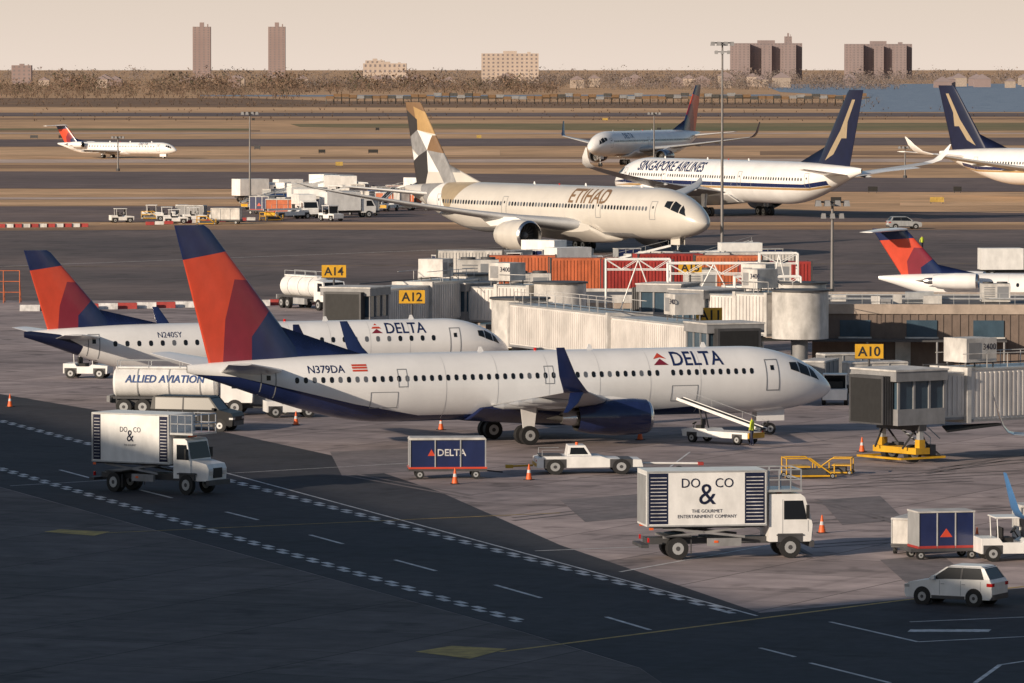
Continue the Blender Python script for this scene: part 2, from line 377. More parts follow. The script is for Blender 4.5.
S737=dict(L=L,R=1.88,Rz=2.0,zc=3.35,Ht=12.95,xg=-20.9,xn=-4.1,body=white,wz=3.95,win=(.24,.34,.51),wx=(-6.0,-34.8),doors=[-4.6,-36.2],dw=.45,dz=(2.75,4.6),
 exits=[-17.8,-19.0,-28.2],cargo=[(-9.5,-11.2),(-28.5,-30.2)],skip=(11,),
 text=[('DELTA',.78,-11.1,4.36,navy,(-1,1),.012,0),('N379DA',.42,-33.9,4.35,navy,(-1,1),.01,0)],
 marks=[([(-12.25,4.40),(-11.3,4.40),(-11.78,4.76)],dred,-1),([(-12.2,4.74),(-11.78,5.08),(-11.36,4.74),(-11.78,4.83)],red,-1),([(-31.2,4.4),(-30.3,4.4),(-30.3,4.50),(-31.2,4.50)],red,-1),([(-31.2,4.56),(-30.3,4.56),(-30.3,4.66),(-31.2,4.66)],red,-1),([(-31.2,4.7),(-30.3,4.7),(-30.3,4.8),(-31.2,4.8)],red,-1)],
 wing=(-14.1,8.4,1.55,16.3,27.5,6),wl='split',wlm=navy,wlh=2.7,fin=(7.6,1.4,1.2,-.75,3.2),finc=navy,finp=delta_fin,dorsal=navy,belly=navy,
 stab=(6.2,4.2,1.4,7.0,34,7,4.4),eng=[(-14.0,4.83,1.62,4.6,1.08)],engm=navy,wr=.56,ty=2.86,ax=1,
 paint=[([(-9,1.95),(-12,1.75),(-27,1.75),(-31,2.5),(-38,4.2),(-40.3,4.35),(-41,4.0),(-38,0),(-8,0)],navy)])
airliner('jet_airliner',P(508,441.5),22,S737)
Sej=dict(L=34.3,R=1.5,Rz=1.68,zc=3.3,Ht=9.95,xg=-17.6,xn=-3.6,body=white,wz=3.75,win=(.27,.36,.8),wx=(-6,-28.5),doors=[-4.4,-29.8],dw=.4,dz=(2.6,4.4),
 text=[('DELTA',.68,-9.4,4.1,navy,(-1,1),.012,0),('N240SY',.36,-25.5,4.1,navy,(-1,),.0,0)],
 marks=[([(-10.4,4.12),(-9.6,4.12),(-10.0,4.4)],dred,-1),([(-10.36,4.42),(-10.0,4.75),(-9.64,4.42)],red,-1)],
 wing=(-12.4,6.4,1.3,13.2,26,5.5),wl='blend',wlm=navy,wlh=2.0,fin=(6.6,1.7,1.7,.0,3.0),finc=navy,finp=delta_fin,belly=white,
 stab=(5.5,3.4,1.2,5.8,30,5,4.1),eng=[(-11.9,4.4,1.65,3.6,.85)],engm=white,wr=.48,ty=2.6,ax=1,paint=[([(-31.5,0),(-30.5,3.6),(-32,4.4),(-36,4.9),(-36,0)],dnavy)])
airliner('regional_jet',P(264,396),22,Sej)
fin_e=[([(-.2,1.1),(1.2,1.1),(1.2,.75),(.45,.70),(-.2,.80)],brown),([(-.2,.86),(.5,.95),(.62,.68),(-.2,.62)],gold),([(.5,.8),(1.2,.95),(1.2,.55),(.7,.55)],char),
 ([(.1,.62),(.62,.68),(.45,.45)],white),([(.62,.68),(1.2,.55),(.8,.38),(.45,.45)],grey),([(-.2,.62),(.1,.62),(.45,.45),(-.2,.40)],brown),([(.45,.45),(.8,.38),(.6,.2)],char),([(.8,.38),(1.2,.5),(1.2,.25)],white),
 ([(-.2,.4),(.45,.45),(.3,.2),(-.2,.2)],grey),([(.3,.2),(.6,.2),(.45,.45)],white),([(.6,.2),(.8,.38),(1.2,.25),(1.2,0),(.8,0)],char),([(0,.2),(.3,.2),(.25,0),(0,0)],grey)]
S787=dict(L=62.8,R=2.88,Rz=2.98,zc=4.9,Ht=17.4,xg=-31.5,xn=-5.6,body=beige,wz=5.55,win=(.36,.5,.62),wx=(-8,-51),doors=[-6.8,-17.5,-37,-52],dw=.5,dz=(4.3,6.4),
 text=[('ETIHAD',1.6,-24.0,5.95,brown,(-1,1),.015,0)],
 wing=(-19.5,13.2,2.6,25.6,34,6.5),flex=1.2,wl='rake',fin=(12.3,2.6,3.4,-.1,4.5),finc=beige,finp=fin_e,dorsal=beige,
 stab=(8.5,5.8,1.9,9.7,38,6,6.2),eng=[(-21.0,9.9,2.25,5.8,1.85)],engm=beige,wr=.66,ty=4.9,ax=2,
 paint=[([(-46,8.2),(-50,4),(-53,8.2)],gold2),([(-50,4),(-53,8.2),(-56,5)],white),([(-53,8.2),(-56,5),(-59,8.2)],grey),([(-8,0),(-12,2.6),(-48,2.6),(-60,5.6),(-62.6,6.0),(-62,0)],grey)])
airliner('widebody_airliner',P(550,251),-56,S787)
fin_s=[([(.25,.12),(.42,.5),(.5,.88),(.66,.88),(.60,.6),(.72,.40),(.55,.4),(.45,.2)],gold2)]
S350=dict(L=66.8,R=2.98,Rz=3.04,zc=5.1,Ht=18.4,xg=-33.2,xn=-4.6,body=white,wz=5.7,win=(.3,.45,.66),wx=(-8,-55),doors=[-6.5,-18,-39,-56],dw=.5,dz=(4.5,6.6),
 text=[('SINGAPORE AIRLINES',1.35,-28.5,6.35,navy,(-1,1),.02,0)],
 wing=(-20.5,14,2.8,28.5,33,6),flex=1.3,wl='curve',wlm=white,fin=(12.0,3.2,3.4,-.4,4.0),finc=dnavy,finp=fin_s,dorsal=dnavy,
 stab=(8.8,6,2.0,9.7,36,6,6.4),eng=[(-22.0,10.4,2.5,6.0,1.9)],engm=white,wr=.68,ty=5.1,ax=2,
 paint=[([(-1.2,4.5),(-8,5.0),(-55,5.0),(-60,5.6),(-60,5.0),(-56,4.5),(-8,4.4)],navy),([(-2,4.0),(-8,4.35),(-56,4.45),(-60,4.95),(-60,4.7),(-56,4.15),(-8,4.05)],gold)])
airliner('widebody_airliner',P(735,216),119.5,S350)
airliner('widebody_airliner',P(1084,199),-50,S350)
S767=dict(L=54.9,R=2.52,Rz=2.7,zc=4.8,Ht=17.2,xg=-26.5,xn=-5,body=white,wz=5.4,win=(.3,.42,.56),wx=(-7,-46),doors=[-5.8,-24,-47],dw=.5,dz=(4.1,6.1),
 text=[('DELTA',1.1,-17,5.95,navy,(-1,1),.02,0)],wing=(-17.5,11.5,2.0,22.6,33,6),flex=.6,wl='blend',wlm=navy,wlh=3.4,fin=(10.2,2.4,2.2,-.6,4),finc=navy,finp=delta_fin,dorsal=navy,
 stab=(8.2,5.2,1.8,9.3,34,6,6.0),eng=[(-18.0,7.9,2.1,5.2,1.45)],engm=navy,wr=.6,ty=4.6,ax=2,paint=[([(-8,0),(-10,2.6),(-44,2.6),(-54,5.6),(-54,0)],navy)])
airliner('widebody_airliner',P(644,165),243,S767)
Scrj=dict(L=34,R=1.35,Rz=1.38,zc=2.35,Ht=7.6,xg=-19.5,xn=-3.6,body=white,wz=2.75,win=(.26,.34,.8),wx=(-5.5,-24),doors=[-4.3],dw=.4,dz=(1.6,3.3),
 text=[('DELTA',.6,-10,3.05,navy,(-1,1),.012,0)],wing=(-14.3,5.4,1.2,11.2,28,3),wl='blend',wlm=white,wlh=1.1,fin=(6.4,2.2,2.4,-.6,2.4),finc=navy,finp=delta_fin,rear=1,
 stab=(2.6,2.8,1.2,4.3,30,-2,7.55),eng=[(-24.8,2.5,3.1,4.0,.72)],engm=white,wr=.42,ty=1.8,ax=1)
airliner('regional_jet',P(108,158),-32,Scrj)
airliner('regional_jet',P(1042,316),-12,Scrj)
g=P(996,430,4.0); airliner('jet_airliner',(g[0]+17.3,g[1]+1),86,dict(S737,wl='blend',wlh=2.3))
lblue=M('light_blue',(.07,.22,.50),.4)
S7b=dict(S737); S7b.update(wlm=lblue,finc=blue,finp=None,text=[],marks=[],paint=None,wl='blend',wlh=2.0)
g=P(972,500,4.0); airliner('jet_airliner',(g[0]+17.2,g[1]-2),100,S7b)
# ---------------------------------------------------------------- ground
def sheet(name,pts,z,mat,world=False):
    p=[q if world else P(*q) for q in pts]
    me=bpy.data.meshes.new(name); me.from_pydata([(x,y,z) for x,y in p],[],[list(range(len(p)))]); me.materials.append(mat)
    return place(me,name)
drygrass=ground_mat('dry_grass',(.66,.41,.23),(.44,.28,.16),.012,.08)
conc=ground_mat('apron_concrete',(.47,.385,.375),(.26,.22,.225),.04,.35,joint=7.6,streak=.45)
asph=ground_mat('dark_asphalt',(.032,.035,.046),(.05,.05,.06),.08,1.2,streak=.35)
asph2=ground_mat('worn_asphalt',(.20,.155,.145),(.105,.088,.09),.02,.2,streak=.4,rot=.2)
asph3=ground_mat('taxiway_asphalt',(.13,.098,.098),(.20,.15,.14),.01,.1,streak=.25,rot=.1)
pale=ground_mat('pale_concrete',(.60,.46,.38),(.44,.35,.31),.01,.1,rot=.1)
green=ground_mat('green_grass',(.17,.16,.075),(.27,.20,.10),.01,.08)
marsh=ground_mat('marsh_reeds',(.28,.17,.10),(.17,.11,.075),.01,.06)
straw=ground_mat('straw_grass',(.76,.49,.29),(.58,.37,.21),.02,.1)
scrub=ground_mat('brown_scrub',(.38,.23,.135),(.26,.165,.10),.02,.1)
shade_c=ground_mat('shaded_concrete',(.16,.135,.135),(.095,.085,.09),.07,.6,joint=7.6,streak=.4)  # darker copy of the concrete, near-left shade put into its colour
patch=ground_mat('patched_concrete',(.22,.19,.195),(.16,.145,.15),.2,1.)
rubber=ground_mat('tyre_rubber_stain',(.14,.125,.13),(.20,.175,.175),.3,1.)
sheet('ground',[(-9000,-400),(9000,-400),(9000,15500),(-9000,15500)],-.02,drygrass,True)
sheet('apron',[(-500,300),(1600,300),(1500,690),(1200,1500),(-200,1500),(-500,690)],0.0,conc)
sheet('taxiway',[(-700,232),(1800,226),(1800,300.3),(-700,300.3)],0.0,asph2)
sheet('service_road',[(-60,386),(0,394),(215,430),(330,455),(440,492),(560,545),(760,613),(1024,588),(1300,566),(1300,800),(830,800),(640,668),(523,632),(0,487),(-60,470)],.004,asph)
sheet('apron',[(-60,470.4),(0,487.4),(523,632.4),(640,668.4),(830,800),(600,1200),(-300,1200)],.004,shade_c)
for a in ([(330,452),(420,448),(432,470),(342,476)],[(560,500),(640,494),(668,515),(585,522)],[(820,500),(880,496),(905,520),(842,525)],[(420,392),(470,388),(486,402),(432,406)],[(690,478),(770,472),(800,486),(716,493)],[(880,560),(940,554),(968,575),(905,582)]): sheet('apron_patch',a,.008,patch)
for n,m,a in [('taxiway',asph3,[(-700,207),(420,206),(1000,213),(1800,209),(1800,222),(-700,222)]),
  ('taxiway',asph3,[(-700,170),(300,172),(900,178),(1800,176),(1800,190),(900,192),(250,189),(-700,187)]),
  ('taxiway',pale,[(-700,160),(1800,158),(1800,161.5),(-700,163.5)]),
  ('taxiway',pale,[(-700,199),(600,196),(600,198),(-700,201.5)]),
  ('runway',asph3,[(-900,141),(1900,136),(1900,144),(-900,148)]),
  ('runway',asph3,[(-900,112.5),(1900,113),(1900,117),(-900,116)]),
  ('grass_verge',green,[(290,124),(1900,121),(1900,130),(640,131),(300,127)]),
  ('grass_verge',green,[(-900,128),(250,128.5),(250,130.5),(-900,130)]),
  ('grass_verge',pale,[(-900,132.5),(1900,133),(1900,134.2),(-900,133.5)]),
  ('marsh',marsh,[(-900,98),(250,98),(330,101),(860,103),(860,109),(300,107),(-900,106)])]:
    sheet(n,a,.02,m)
for (v0,v1,ua,ub,m) in ((225.5,230,-700,1800,scrub),(192,195,-700,700,straw),(202,205.5,-700,380,straw),(165,168.5,-700,1800,scrub),(150,156,-700,500,straw),(151,155,760,1800,scrub),(118,120,-700,1800,scrub),(108,111,-700,1800,straw),(157,158.5,300,1800,scrub),(193.5,206,900,1800,straw),(222.5,224.5,100,1800,straw),(130.6,132,-700,260,scrub)):
    sheet('grass_verge',[(ua,v1),(ub,v1-.6),(ub,v0-.4),(ua,v0)],.012,m)
wm=bpy.data.materials.new('bay_water'); wm.use_nodes=True; nt=wm.node_tree; b=nt.nodes['Principled BSDF']
b.inputs['Base Color'].default_value=(.22,.27,.35,1); b.inputs['Roughness'].default_value=.5; b.inputs['Specular IOR Level'].default_value=.35
nz=nt.nodes.new('ShaderNodeTexNoise'); nz.inputs['Scale'].default_value=.05; nz.inputs['Detail'].default_value=6
tc=nt.nodes.new('ShaderNodeTexCoord'); nt.links.new(tc.outputs['Object'],nz.inputs['Vector'])
bp=nt.nodes.new('ShaderNodeBump'); bp.inputs['Strength'].default_value=.6; bp.inputs['Distance'].default_value=6; nt.links.new(nz.outputs['Fac'],bp.inputs['Height']); nt.links.new(bp.outputs[0],b.inputs['Normal'])
sheet('water',[(858,112),(1024,112),(2200,112),(2200,82),(760,84),(780,92),(870,97),(850,104)],.05,wm)
sheet('water',[(200,96.2),(500,97.2),(780,96),(780,94.5),(500,95),(200,95)],.05,wm)
def dline(name,a,b,w,mat,dash=None,z=.009,off=0.):
    A=Vector(P(*a));Bv=Vector(P(*b)); d=(Bv-A); Ln=d.length; d.normalize(); n=Vector((-d.y,d.x)); vs=[];fs=[]
    segs=[(0,Ln)] if not dash else [(t,min(t+dash[0],Ln)) for t in [i*(dash[0]+dash[1])+(dash[2] if len(dash)>2 else 0) for i in range(int(Ln/(dash[0]+dash[1]))+1)]]
    for s0,s1 in segs:
        o=len(vs)
        for s,k in((s0,-1),(s1,-1),(s1,1),(s0,1)):
            p=A+d*s+n*(k*w/2+off); vs.append((p.x,p.y,z))
        fs.append((o,o+1,o+2,o+3))
    me=bpy.data.meshes.new(name); me.from_pydata(vs,[],fs); me.materials.append(mat); return place(me,name)
for a,b in (((-60,405),(728,611)),((-60,451),(523,622))):
    dline('lane_marking',a,b,.34,paintw,(1.2,1.2),off=.18); dline('lane_marking',a,b,.34,paintw,(1.2,1.2,1.2),off=-.18)
dline('lane_marking',(215,470),(757,616),.15,paintw)
for a,b in (((60,470),(90,478)),((140,490),(172,498)),((226,512),(258,520)),((310,535),(343,544)),((395,560),(436,571)),((495,585),(541,598)),((606,617),(650,630))): dline('lane_marking',a,b,.2,paintw)
dline('taxi_line',(500,652),(905,600),.24,painty); dline('taxi_line',(905,600),(1100,578),.24,painty); dline('taxi_line',(108,533),(560,513),.18,painty,z=.012)
sheet('ground_marking',[(415,652),(452,646),(507,649),(470,659)],.013,painty)
sheet('ground_marking',[(44,532),(60,529.5),(110,532),(94,536)],.013,painty)
for a,b in (((830,622),(918,642)),((918,642),(1100,633)),((910,622),(1100,614)),((810,663),(890,683)),((760,648),(795,657)),((975,683),(1000,665)),((1000,665),(1060,656)),((620,572),(770,545)),((535,551),(640,547))): dline('lane_marking',a,b,.18,paintw)
for i in range(9): dline('stencil_marking',(912+i*9,632),(915+i*9,629.5),.35,paintw)
dline('lane_marking',(10,486),(430,462),.13,paintw,z=.014); dline('lane_marking',(670,467),(690,452),.12,paintw)
dline('taxi_line',(-400,268),(1500,262),.3,painty,z=.03);dline('taxi_line',(-400,214),(1500,216),.4,painty,z=.05);dline('taxi_line',(-400,180),(1500,184),.4,painty,z=.05)
dline('taxi_line',(-400,282),(600,244),.4,paintw,z=.03)
for i in range(18):
    u=random.uniform(300,1000); v=random.uniform(455,575); a=random.choice([(random.uniform(60,160),random.uniform(15,45)),(random.uniform(80,200),random.uniform(-14,-4))])
    if v>.27*u+402: continue
    dline('tyre_mark',(u,v),(u+a[0],v+a[1]),.28,rubber,z=.0115); dline('tyre_mark',(u,v+3.),(u+a[0],v+a[1]+3.),.28,rubber,z=.0115)
# ---------------------------------------------------------------- vehicles
def catering_truck(cabover,logo=1.):
    B=MB()
    B.box(dgrey,-4.0,3.4,-.45,.45,.65,.95)
    for x in (-2.6,2.75):
        for y in (-1.0,1.0): B.wheel(x,y,.5,.5,.3)
        if x<0:
            for y in(-.66,.66): B.wheel(x,y,.5,.5,.28)
        B.box(dgrey,x-.65,x+.65,-1.15,1.15,1.02,1.08)
    for y in(-1.0,1.0): B.beam(grey,(-3.3,y,1.0),(.6,y,1.42),.07); B.beam(grey,(-3.3,y,1.42),(.6,y,1.0),.07)
    B.box(dgrey,-3.9,1.5,-1.1,1.1,1.42,1.5)
    B.box(twhite,-4.1,1.6,-1.25,1.25,1.5,4.0)
    for s in(-1,1):
        y=s*1.25
        def pl(m,x0,x1,z0,z1,e=.012): B.box(m,x0,x1,min(y,y+s*e),max(y,y+s*e),z0,z1)
        xl=-3.1 if logo==1 else -3.45
        pl(dnavy,-4.0,xl,1.62,3.9); pl(dnavy,-2.55-xl,1.5,1.62,3.9)
        for i in range(13):
            z=1.76+i*.16; pl(paintw,-3.93,xl-.07,z,z+.035,.016); pl(paintw,-2.5-xl+.02,1.43,z,z+.035,.016)
        for zz in (1.5,3.93): pl(silver,-4.1,1.6,zz,zz+.07,.03)
        pl(silver,-4.1,-4.03,1.57,3.93,.03); pl(silver,1.53,1.6,1.57,3.93,.03)
        zc=2.75
        for (t,h,z) in (('DO    CO',.42,.5),('&',.95,-.25),('THE GOURMET',.15,-.63),('ENTERTAINMENT COMPANY',.15,-.87)):
            if logo<1 and t.startswith('ENT'): continue
            vs,fs,w=textmesh(t,h*logo,0)
            B.add([((-1.25+(v[0]-w/2)*(-s)),y+s*.02,zc+z*logo+v[1]) for v in vs],fs,dnavy)
        B.box(grey,-1.2,.4,min(s*1.0,s*1.2),max(s*1.0,s*1.2),.6,.95)
        B.box(lred,-4.05,-3.98,s*1.1-.08,s*1.1+.08,.8,1.0)
        B.box(orange,-4.0,-3.8,min(y,y+s*.03),max(y,y+s*.03),1.36,1.46); B.box(orange,-.9,-.7,min(s*1.2,s*1.22),max(s*1.2,s*1.22),.75,.85)
        B.box(dgrey,-2.0,-1.95,s*1.1-.02,s*1.1+.02,.25,.9)
    B.box(dgrey,-4.35,-4.0,-1.2,1.2,.55,.7)
    B.box(silver,-4.14,-4.1,-1.1,1.1,1.6,3.8)
    B.box(silver,1.6,3.3,-1.2,1.2,3.0,3.1)
    for y in(-1.17,1.17):
        for z in(3.55,4.0): B.beam(silver,(1.65,y,z),(3.25,y,z),.035)
        for x in(1.7,2.2,2.75,3.25): B.beam(silver,(x,y,3.1),(x,y,4.0),.035)
    for z in (3.55,4.0): B.beam(silver,(3.25,-1.17,z),(3.25,1.17,z),.035)
    if cabover:
        B.prism(twhite,[(1.75,.75),(3.75,.75),(3.82,1.5),(3.72,1.95),(3.45,2.75),(3.25,2.9),(1.75,2.9)],-1.1,1.1)
        B.add([(3.80,-1.0,1.72),(3.80,1.0,1.72),(3.50,.95,2.68),(3.50,-.95,2.68)],[(0,1,2,3)],glass)
        for s in(-1,1):
            B.prism(glass,[(2.45,1.75),(3.55,1.75),(3.35,2.6),(2.45,2.6)],min(s*1.1,s*1.112),max(s*1.1,s*1.112))
            B.box(black,3.5,3.62,min(s*1.15,s*1.35),max(s*1.15,s*1.35),1.8,2.4)
            B.box(outl,2.38,2.4,min(s*1.1,s*1.108),max(s*1.1,s*1.108),.9,2.65); B.box(outl,3.6,3.62,min(s*1.1,s*1.108),max(s*1.1,s*1.108),1.2,1.7)
            B.box(dgrey,2.15,3.35,min(s*1.08,s*1.115),max(s*1.08,s*1.115),.72,1.12)
            B.box(silver,3.78,3.86,s*.8-.15,s*.8+.15,.98,1.18)
        B.box(black,3.78,3.85,-.6,.6,1.0,1.4); B.box(dgrey,3.7,3.9,-1.1,1.1,.5,.78)
    else:
        B.prism(twhite,[(1.75,.8),(3.0,.8),(3.0,1.75),(2.75,2.7),(2.6,2.8),(1.75,2.8)],-1.02,1.02)
        B.prism(twhite,[(3.0,.7),(4.2,.7),(4.25,1.3),(4.1,1.55),(3.0,1.74)],-.9,.9)
        B.add([(3.03,-.95,1.8),(3.03,.95,1.8),(2.79,.9,2.62),(2.79,-.9,2.62)],[(0,1,2,3)],glass)
        for s in(-1,1):
            B.prism(glass,[(2.0,1.75),(2.9,1.75),(2.72,2.5),(2.0,2.5)],min(s*1.02,s*1.032),max(s*1.02,s*1.032))
            B.box(black,2.8,2.9,min(s*1.1,s*1.35),max(s*1.1,s*1.35),1.8,2.3)
            B.box(dgrey,2.2,3.3,min(s*.88,s*1.06),max(s*.88,s*1.06),.72,1.1)
            B.box(silver,4.2,4.28,s*.65-.14,s*.65+.14,1.0,1.2)
        B.box(black,4.2,4.28,-.42,.42,.85,1.35); B.box(dgrey,4.15,4.4,-1.05,1.05,.5,.75)
    B.box(orange,2.3,2.5,-.3,.3,2.85,2.98)
    return B.mesh('catering_truck')
place(catering_truck(True),'catering_truck',P(728,557),math.radians(9),bevel=.03,scale=(.96,.96,1))
place(catering_truck(False,.62),'catering_truck',P(160,492),math.radians(-30),bevel=.03,scale=(.84,.95,1.03))
def baggage_cart(c=navy,t='DELTA'):
    B=MB(); B.box(dgrey,-2.1,2.1,-.85,.85,.42,.55); B.box(red if c is navy else dgrey,-2.1,2.1,-.88,.88,.55,.65)
    for x in(-1.5,1.5):
        for y in(-.75,.75): B.wheel(x,y,.24,.24,.16)
    B.box(c,-2.0,2.0,-.8,.8,.65,2.1)
    B.prism(dirty,[(-2.08,2.1),(2.08,2.1),(2.0,2.22),(-2.0,2.22)],-.88,.88)
    for x in(-2.02,-.68,.68,2.02):
        for y in(-.83,.83): B.box(silver,x-.03,x+.03,y-.03,y+.03,.65,2.1)
    if t:
        vs,fs,w=textmesh(t,.36,.012)
        for s in(-1,1): B.add([((v[0]-w/2+.2)*(-s),s*.815,1.25+v[1]) for v in vs],fs,paintw); B.add([((-w/2-.3)*(-s),s*.815,1.25),((-w/2+.1)*(-s),s*.815,1.25),((-w/2-.1)*(-s),s*.815,1.6)],[(0,1,2)],red)
    B.beam(dgrey,(2.1,0,.4),(3.0,0,.3),.05); return B.mesh('baggage_cart')
cartm=baggage_cart(); place(cartm,'baggage_cart',P(447,478),math.radians(4),bevel=.015)
def belt_loader(up=.05,c=twhite):
    B=MB()
    B.prism(c,[(-3.2,.45),(3.0,.45),(3.1,.95),(2.4,1.05),(.8,1.05),(.6,.9),(-3.2,.9)],-.95,.95)
    for x in(-2.2,2.1):
        for y in(-.85,.85): B.wheel(x,y,.36,.36,.26)
        B.box(dgrey,x-.48,x+.48,-.97,.97,.45,.78)
    a=up; x0,z0=-3.9,1.05
    def q(x,z): return (x0+x*math.cos(a)-z*math.sin(a),z0+x*math.sin(a)+z*math.cos(a))
    for y in(-.42,.34): B.prism(c,[q(0,0),q(8.2,0),q(8.2,.22),q(0,.22)],y,y+.08)
    B.prism(black,[q(.05,.06),q(8.15,.06),q(8.15,.17),q(.05,.17)],-.34,.34)
    for i in (.5,2.5,5.5,8.): B.beam(silver,(q(i,.2)[0],-.5,q(i,.2)[1]),(q(i,.2)[0],-.5,q(i,.7)[1]),.02)
    B.beam(silver,(q(.5,.7)[0],-.5,q(.5,.7)[1]),(q(8,.7)[0],-.5,q(8,.7)[1]),.02)
    if a>.1: B.beam(dgrey,(1.5,-.3,.9),(q(6,0)[0],-.3,q(6,0)[1]),.06); B.beam(dgrey,(1.5,.3,.9),(q(6,0)[0],.3,q(6,0)[1]),.06)
    B.box(black,1.3,1.8,.4,.85,1.05,1.3); B.box(black,1.2,1.32,.4,.85,1.3,1.75); B.cyl(black,(2.2,.65,1.05),(2.1,.65,1.4),.03); B.cyl(black,(2.08,.65,1.4),(2.1,.65,1.43),.18)
    B.box(yellow,-3.3,-3.2,-.9,.9,.5,.9); B.box(lred,-3.22,-3.18,-.85,-.7,.9,1.0)
    return B.mesh('belt_loader')
bl=belt_loader(.0)
bl2=belt_loader(.24); place(bl2,'belt_loader',P(722,443),math.radians(138),bevel=.02,scale=.8)
# flat pushback tug: long low slab body, small cab at the rear, tow bar in front
def pushback():
    B=MB(); B.prism(twhite,[(-2.9,.4),(-2.9,1.0),(-2.5,1.12),(.6,1.12),(1.0,.98),(2.8,.9),(2.9,.45)],-1.15,1.15)
    for x in(-1.9,1.7):
        for y in(-1.02,1.02): B.wheel(x,y,.48,.48,.36)
        B.box(dgrey,x-.62,x+.62,-1.165,1.165,.42,.95)
    B.prism(twhite,[(-1.2,1.12),(-1.1,1.75),(-.2,1.75),(.15,1.12)],-.55,1.0)
    B.prism(glass,[(-1.05,1.2),(-1.0,1.62),(-.28,1.62),(-.03,1.2)],-.562,1.012)
    B.box(dgrey,-2.7,-1.5,-.8,.8,1.12,1.2); B.box(yellow,-2.95,-2.9,-1.1,1.1,.5,.7); B.box(lred,-2.93,-2.89,-1.05,-.85,.8,.92)
    B.cyl(orange,(-.6,.2,1.75),(-.6,.2,1.9),.08)
    B.cyl(twhite,(2.9,0,.6),(6.2,0,.55),.07); B.wheel(5.0,0,.2,.2,.5); B.box(redc,6.0,6.3,-.25,.25,.45,.65)
    for y in (-1.1,1.1): B.beam(silver,(-2.6,y,1.12),(-2.6,y,1.5),.02); B.beam(silver,(-2.6,y,1.5),(-1.5,y,1.5),.02)
    B.cyl(yellow,(-3.0,0,.5),(-4.2,0,.45),.06); B.box(yellow,-4.5,-4.1,-.3,.3,.35,.55)
    return B.mesh('pushback_tug')
place(pushback(),'pushback_tug',P(588,473),math.radians(5),bevel=.03,scale=(1.,1,.88))
def tractor(c=twhite):
    B=MB(); B.prism(c,[(-1.6,.35),(1.6,.35),(1.65,.9),(.5,1.0),(.3,.85),(-.6,.85),(-.75,1.05),(-1.6,1.05)],-.8,.8)
    for x in(-1.05,1.05):
        for y in(-.72,.72): B.wheel(x,y,.36,.36,.25)
        B.box(dgrey,x-.45,x+.45,-.815,.815,.35,.74)
    B.box(black,-.55,-.05,-.5,.5,.85,1.05); B.box(black,-.62,-.5,-.5,.5,1.05,1.5)
    for x,y in((-.8,-.72),(-.8,.72),(.55,-.72),(.55,.72)): B.beam(c,(x,y,.95),(x-.05,y,1.95),.035)
    B.box(c,-.95,.65,-.8,.8,1.93,2.0); B.cyl(black,(.35,.3,1.0),(.15,.3,1.3),.03); B.cyl(black,(.13,.3,1.3),(.1,.3,1.33),.18)
    B.add([(.56,-.7,1.0),(.56,.7,1.0),(.52,.7,1.9),(.52,-.7,1.9)],[(0,1,2,3)],glass)
    return B.mesh('baggage_tractor')
tr=tractor()
def uld_cart(c=navy):
    B=MB(); B.box(dgrey,-1.7,1.7,-.8,.8,.35,.5)
    for x in(-1.2,1.2):
        for y in(-.7,.7): B.wheel(x,y,.2,.2,.14)
    B.box(c,-1.3,1.3,-.75,.75,.5,2.1); B.box(redc,-1.34,1.34,-.79,.79,.5,.62)
    for x in(-1.3,-.43,.43,1.3): B.box(silver,x-.03,x+.03,-.79,.79,.5,2.1)
    B.box(dirty,-1.36,1.36,-.8,.8,2.1,2.18)
    B.prism(red,[(-.3,1.0),(.3,1.0),(0,1.4)],-.76,.76)
    B.beam(dgrey,(1.7,0,.35),(2.4,0,.3),.04); return B.mesh('container_dolly')
ul=uld_cart()
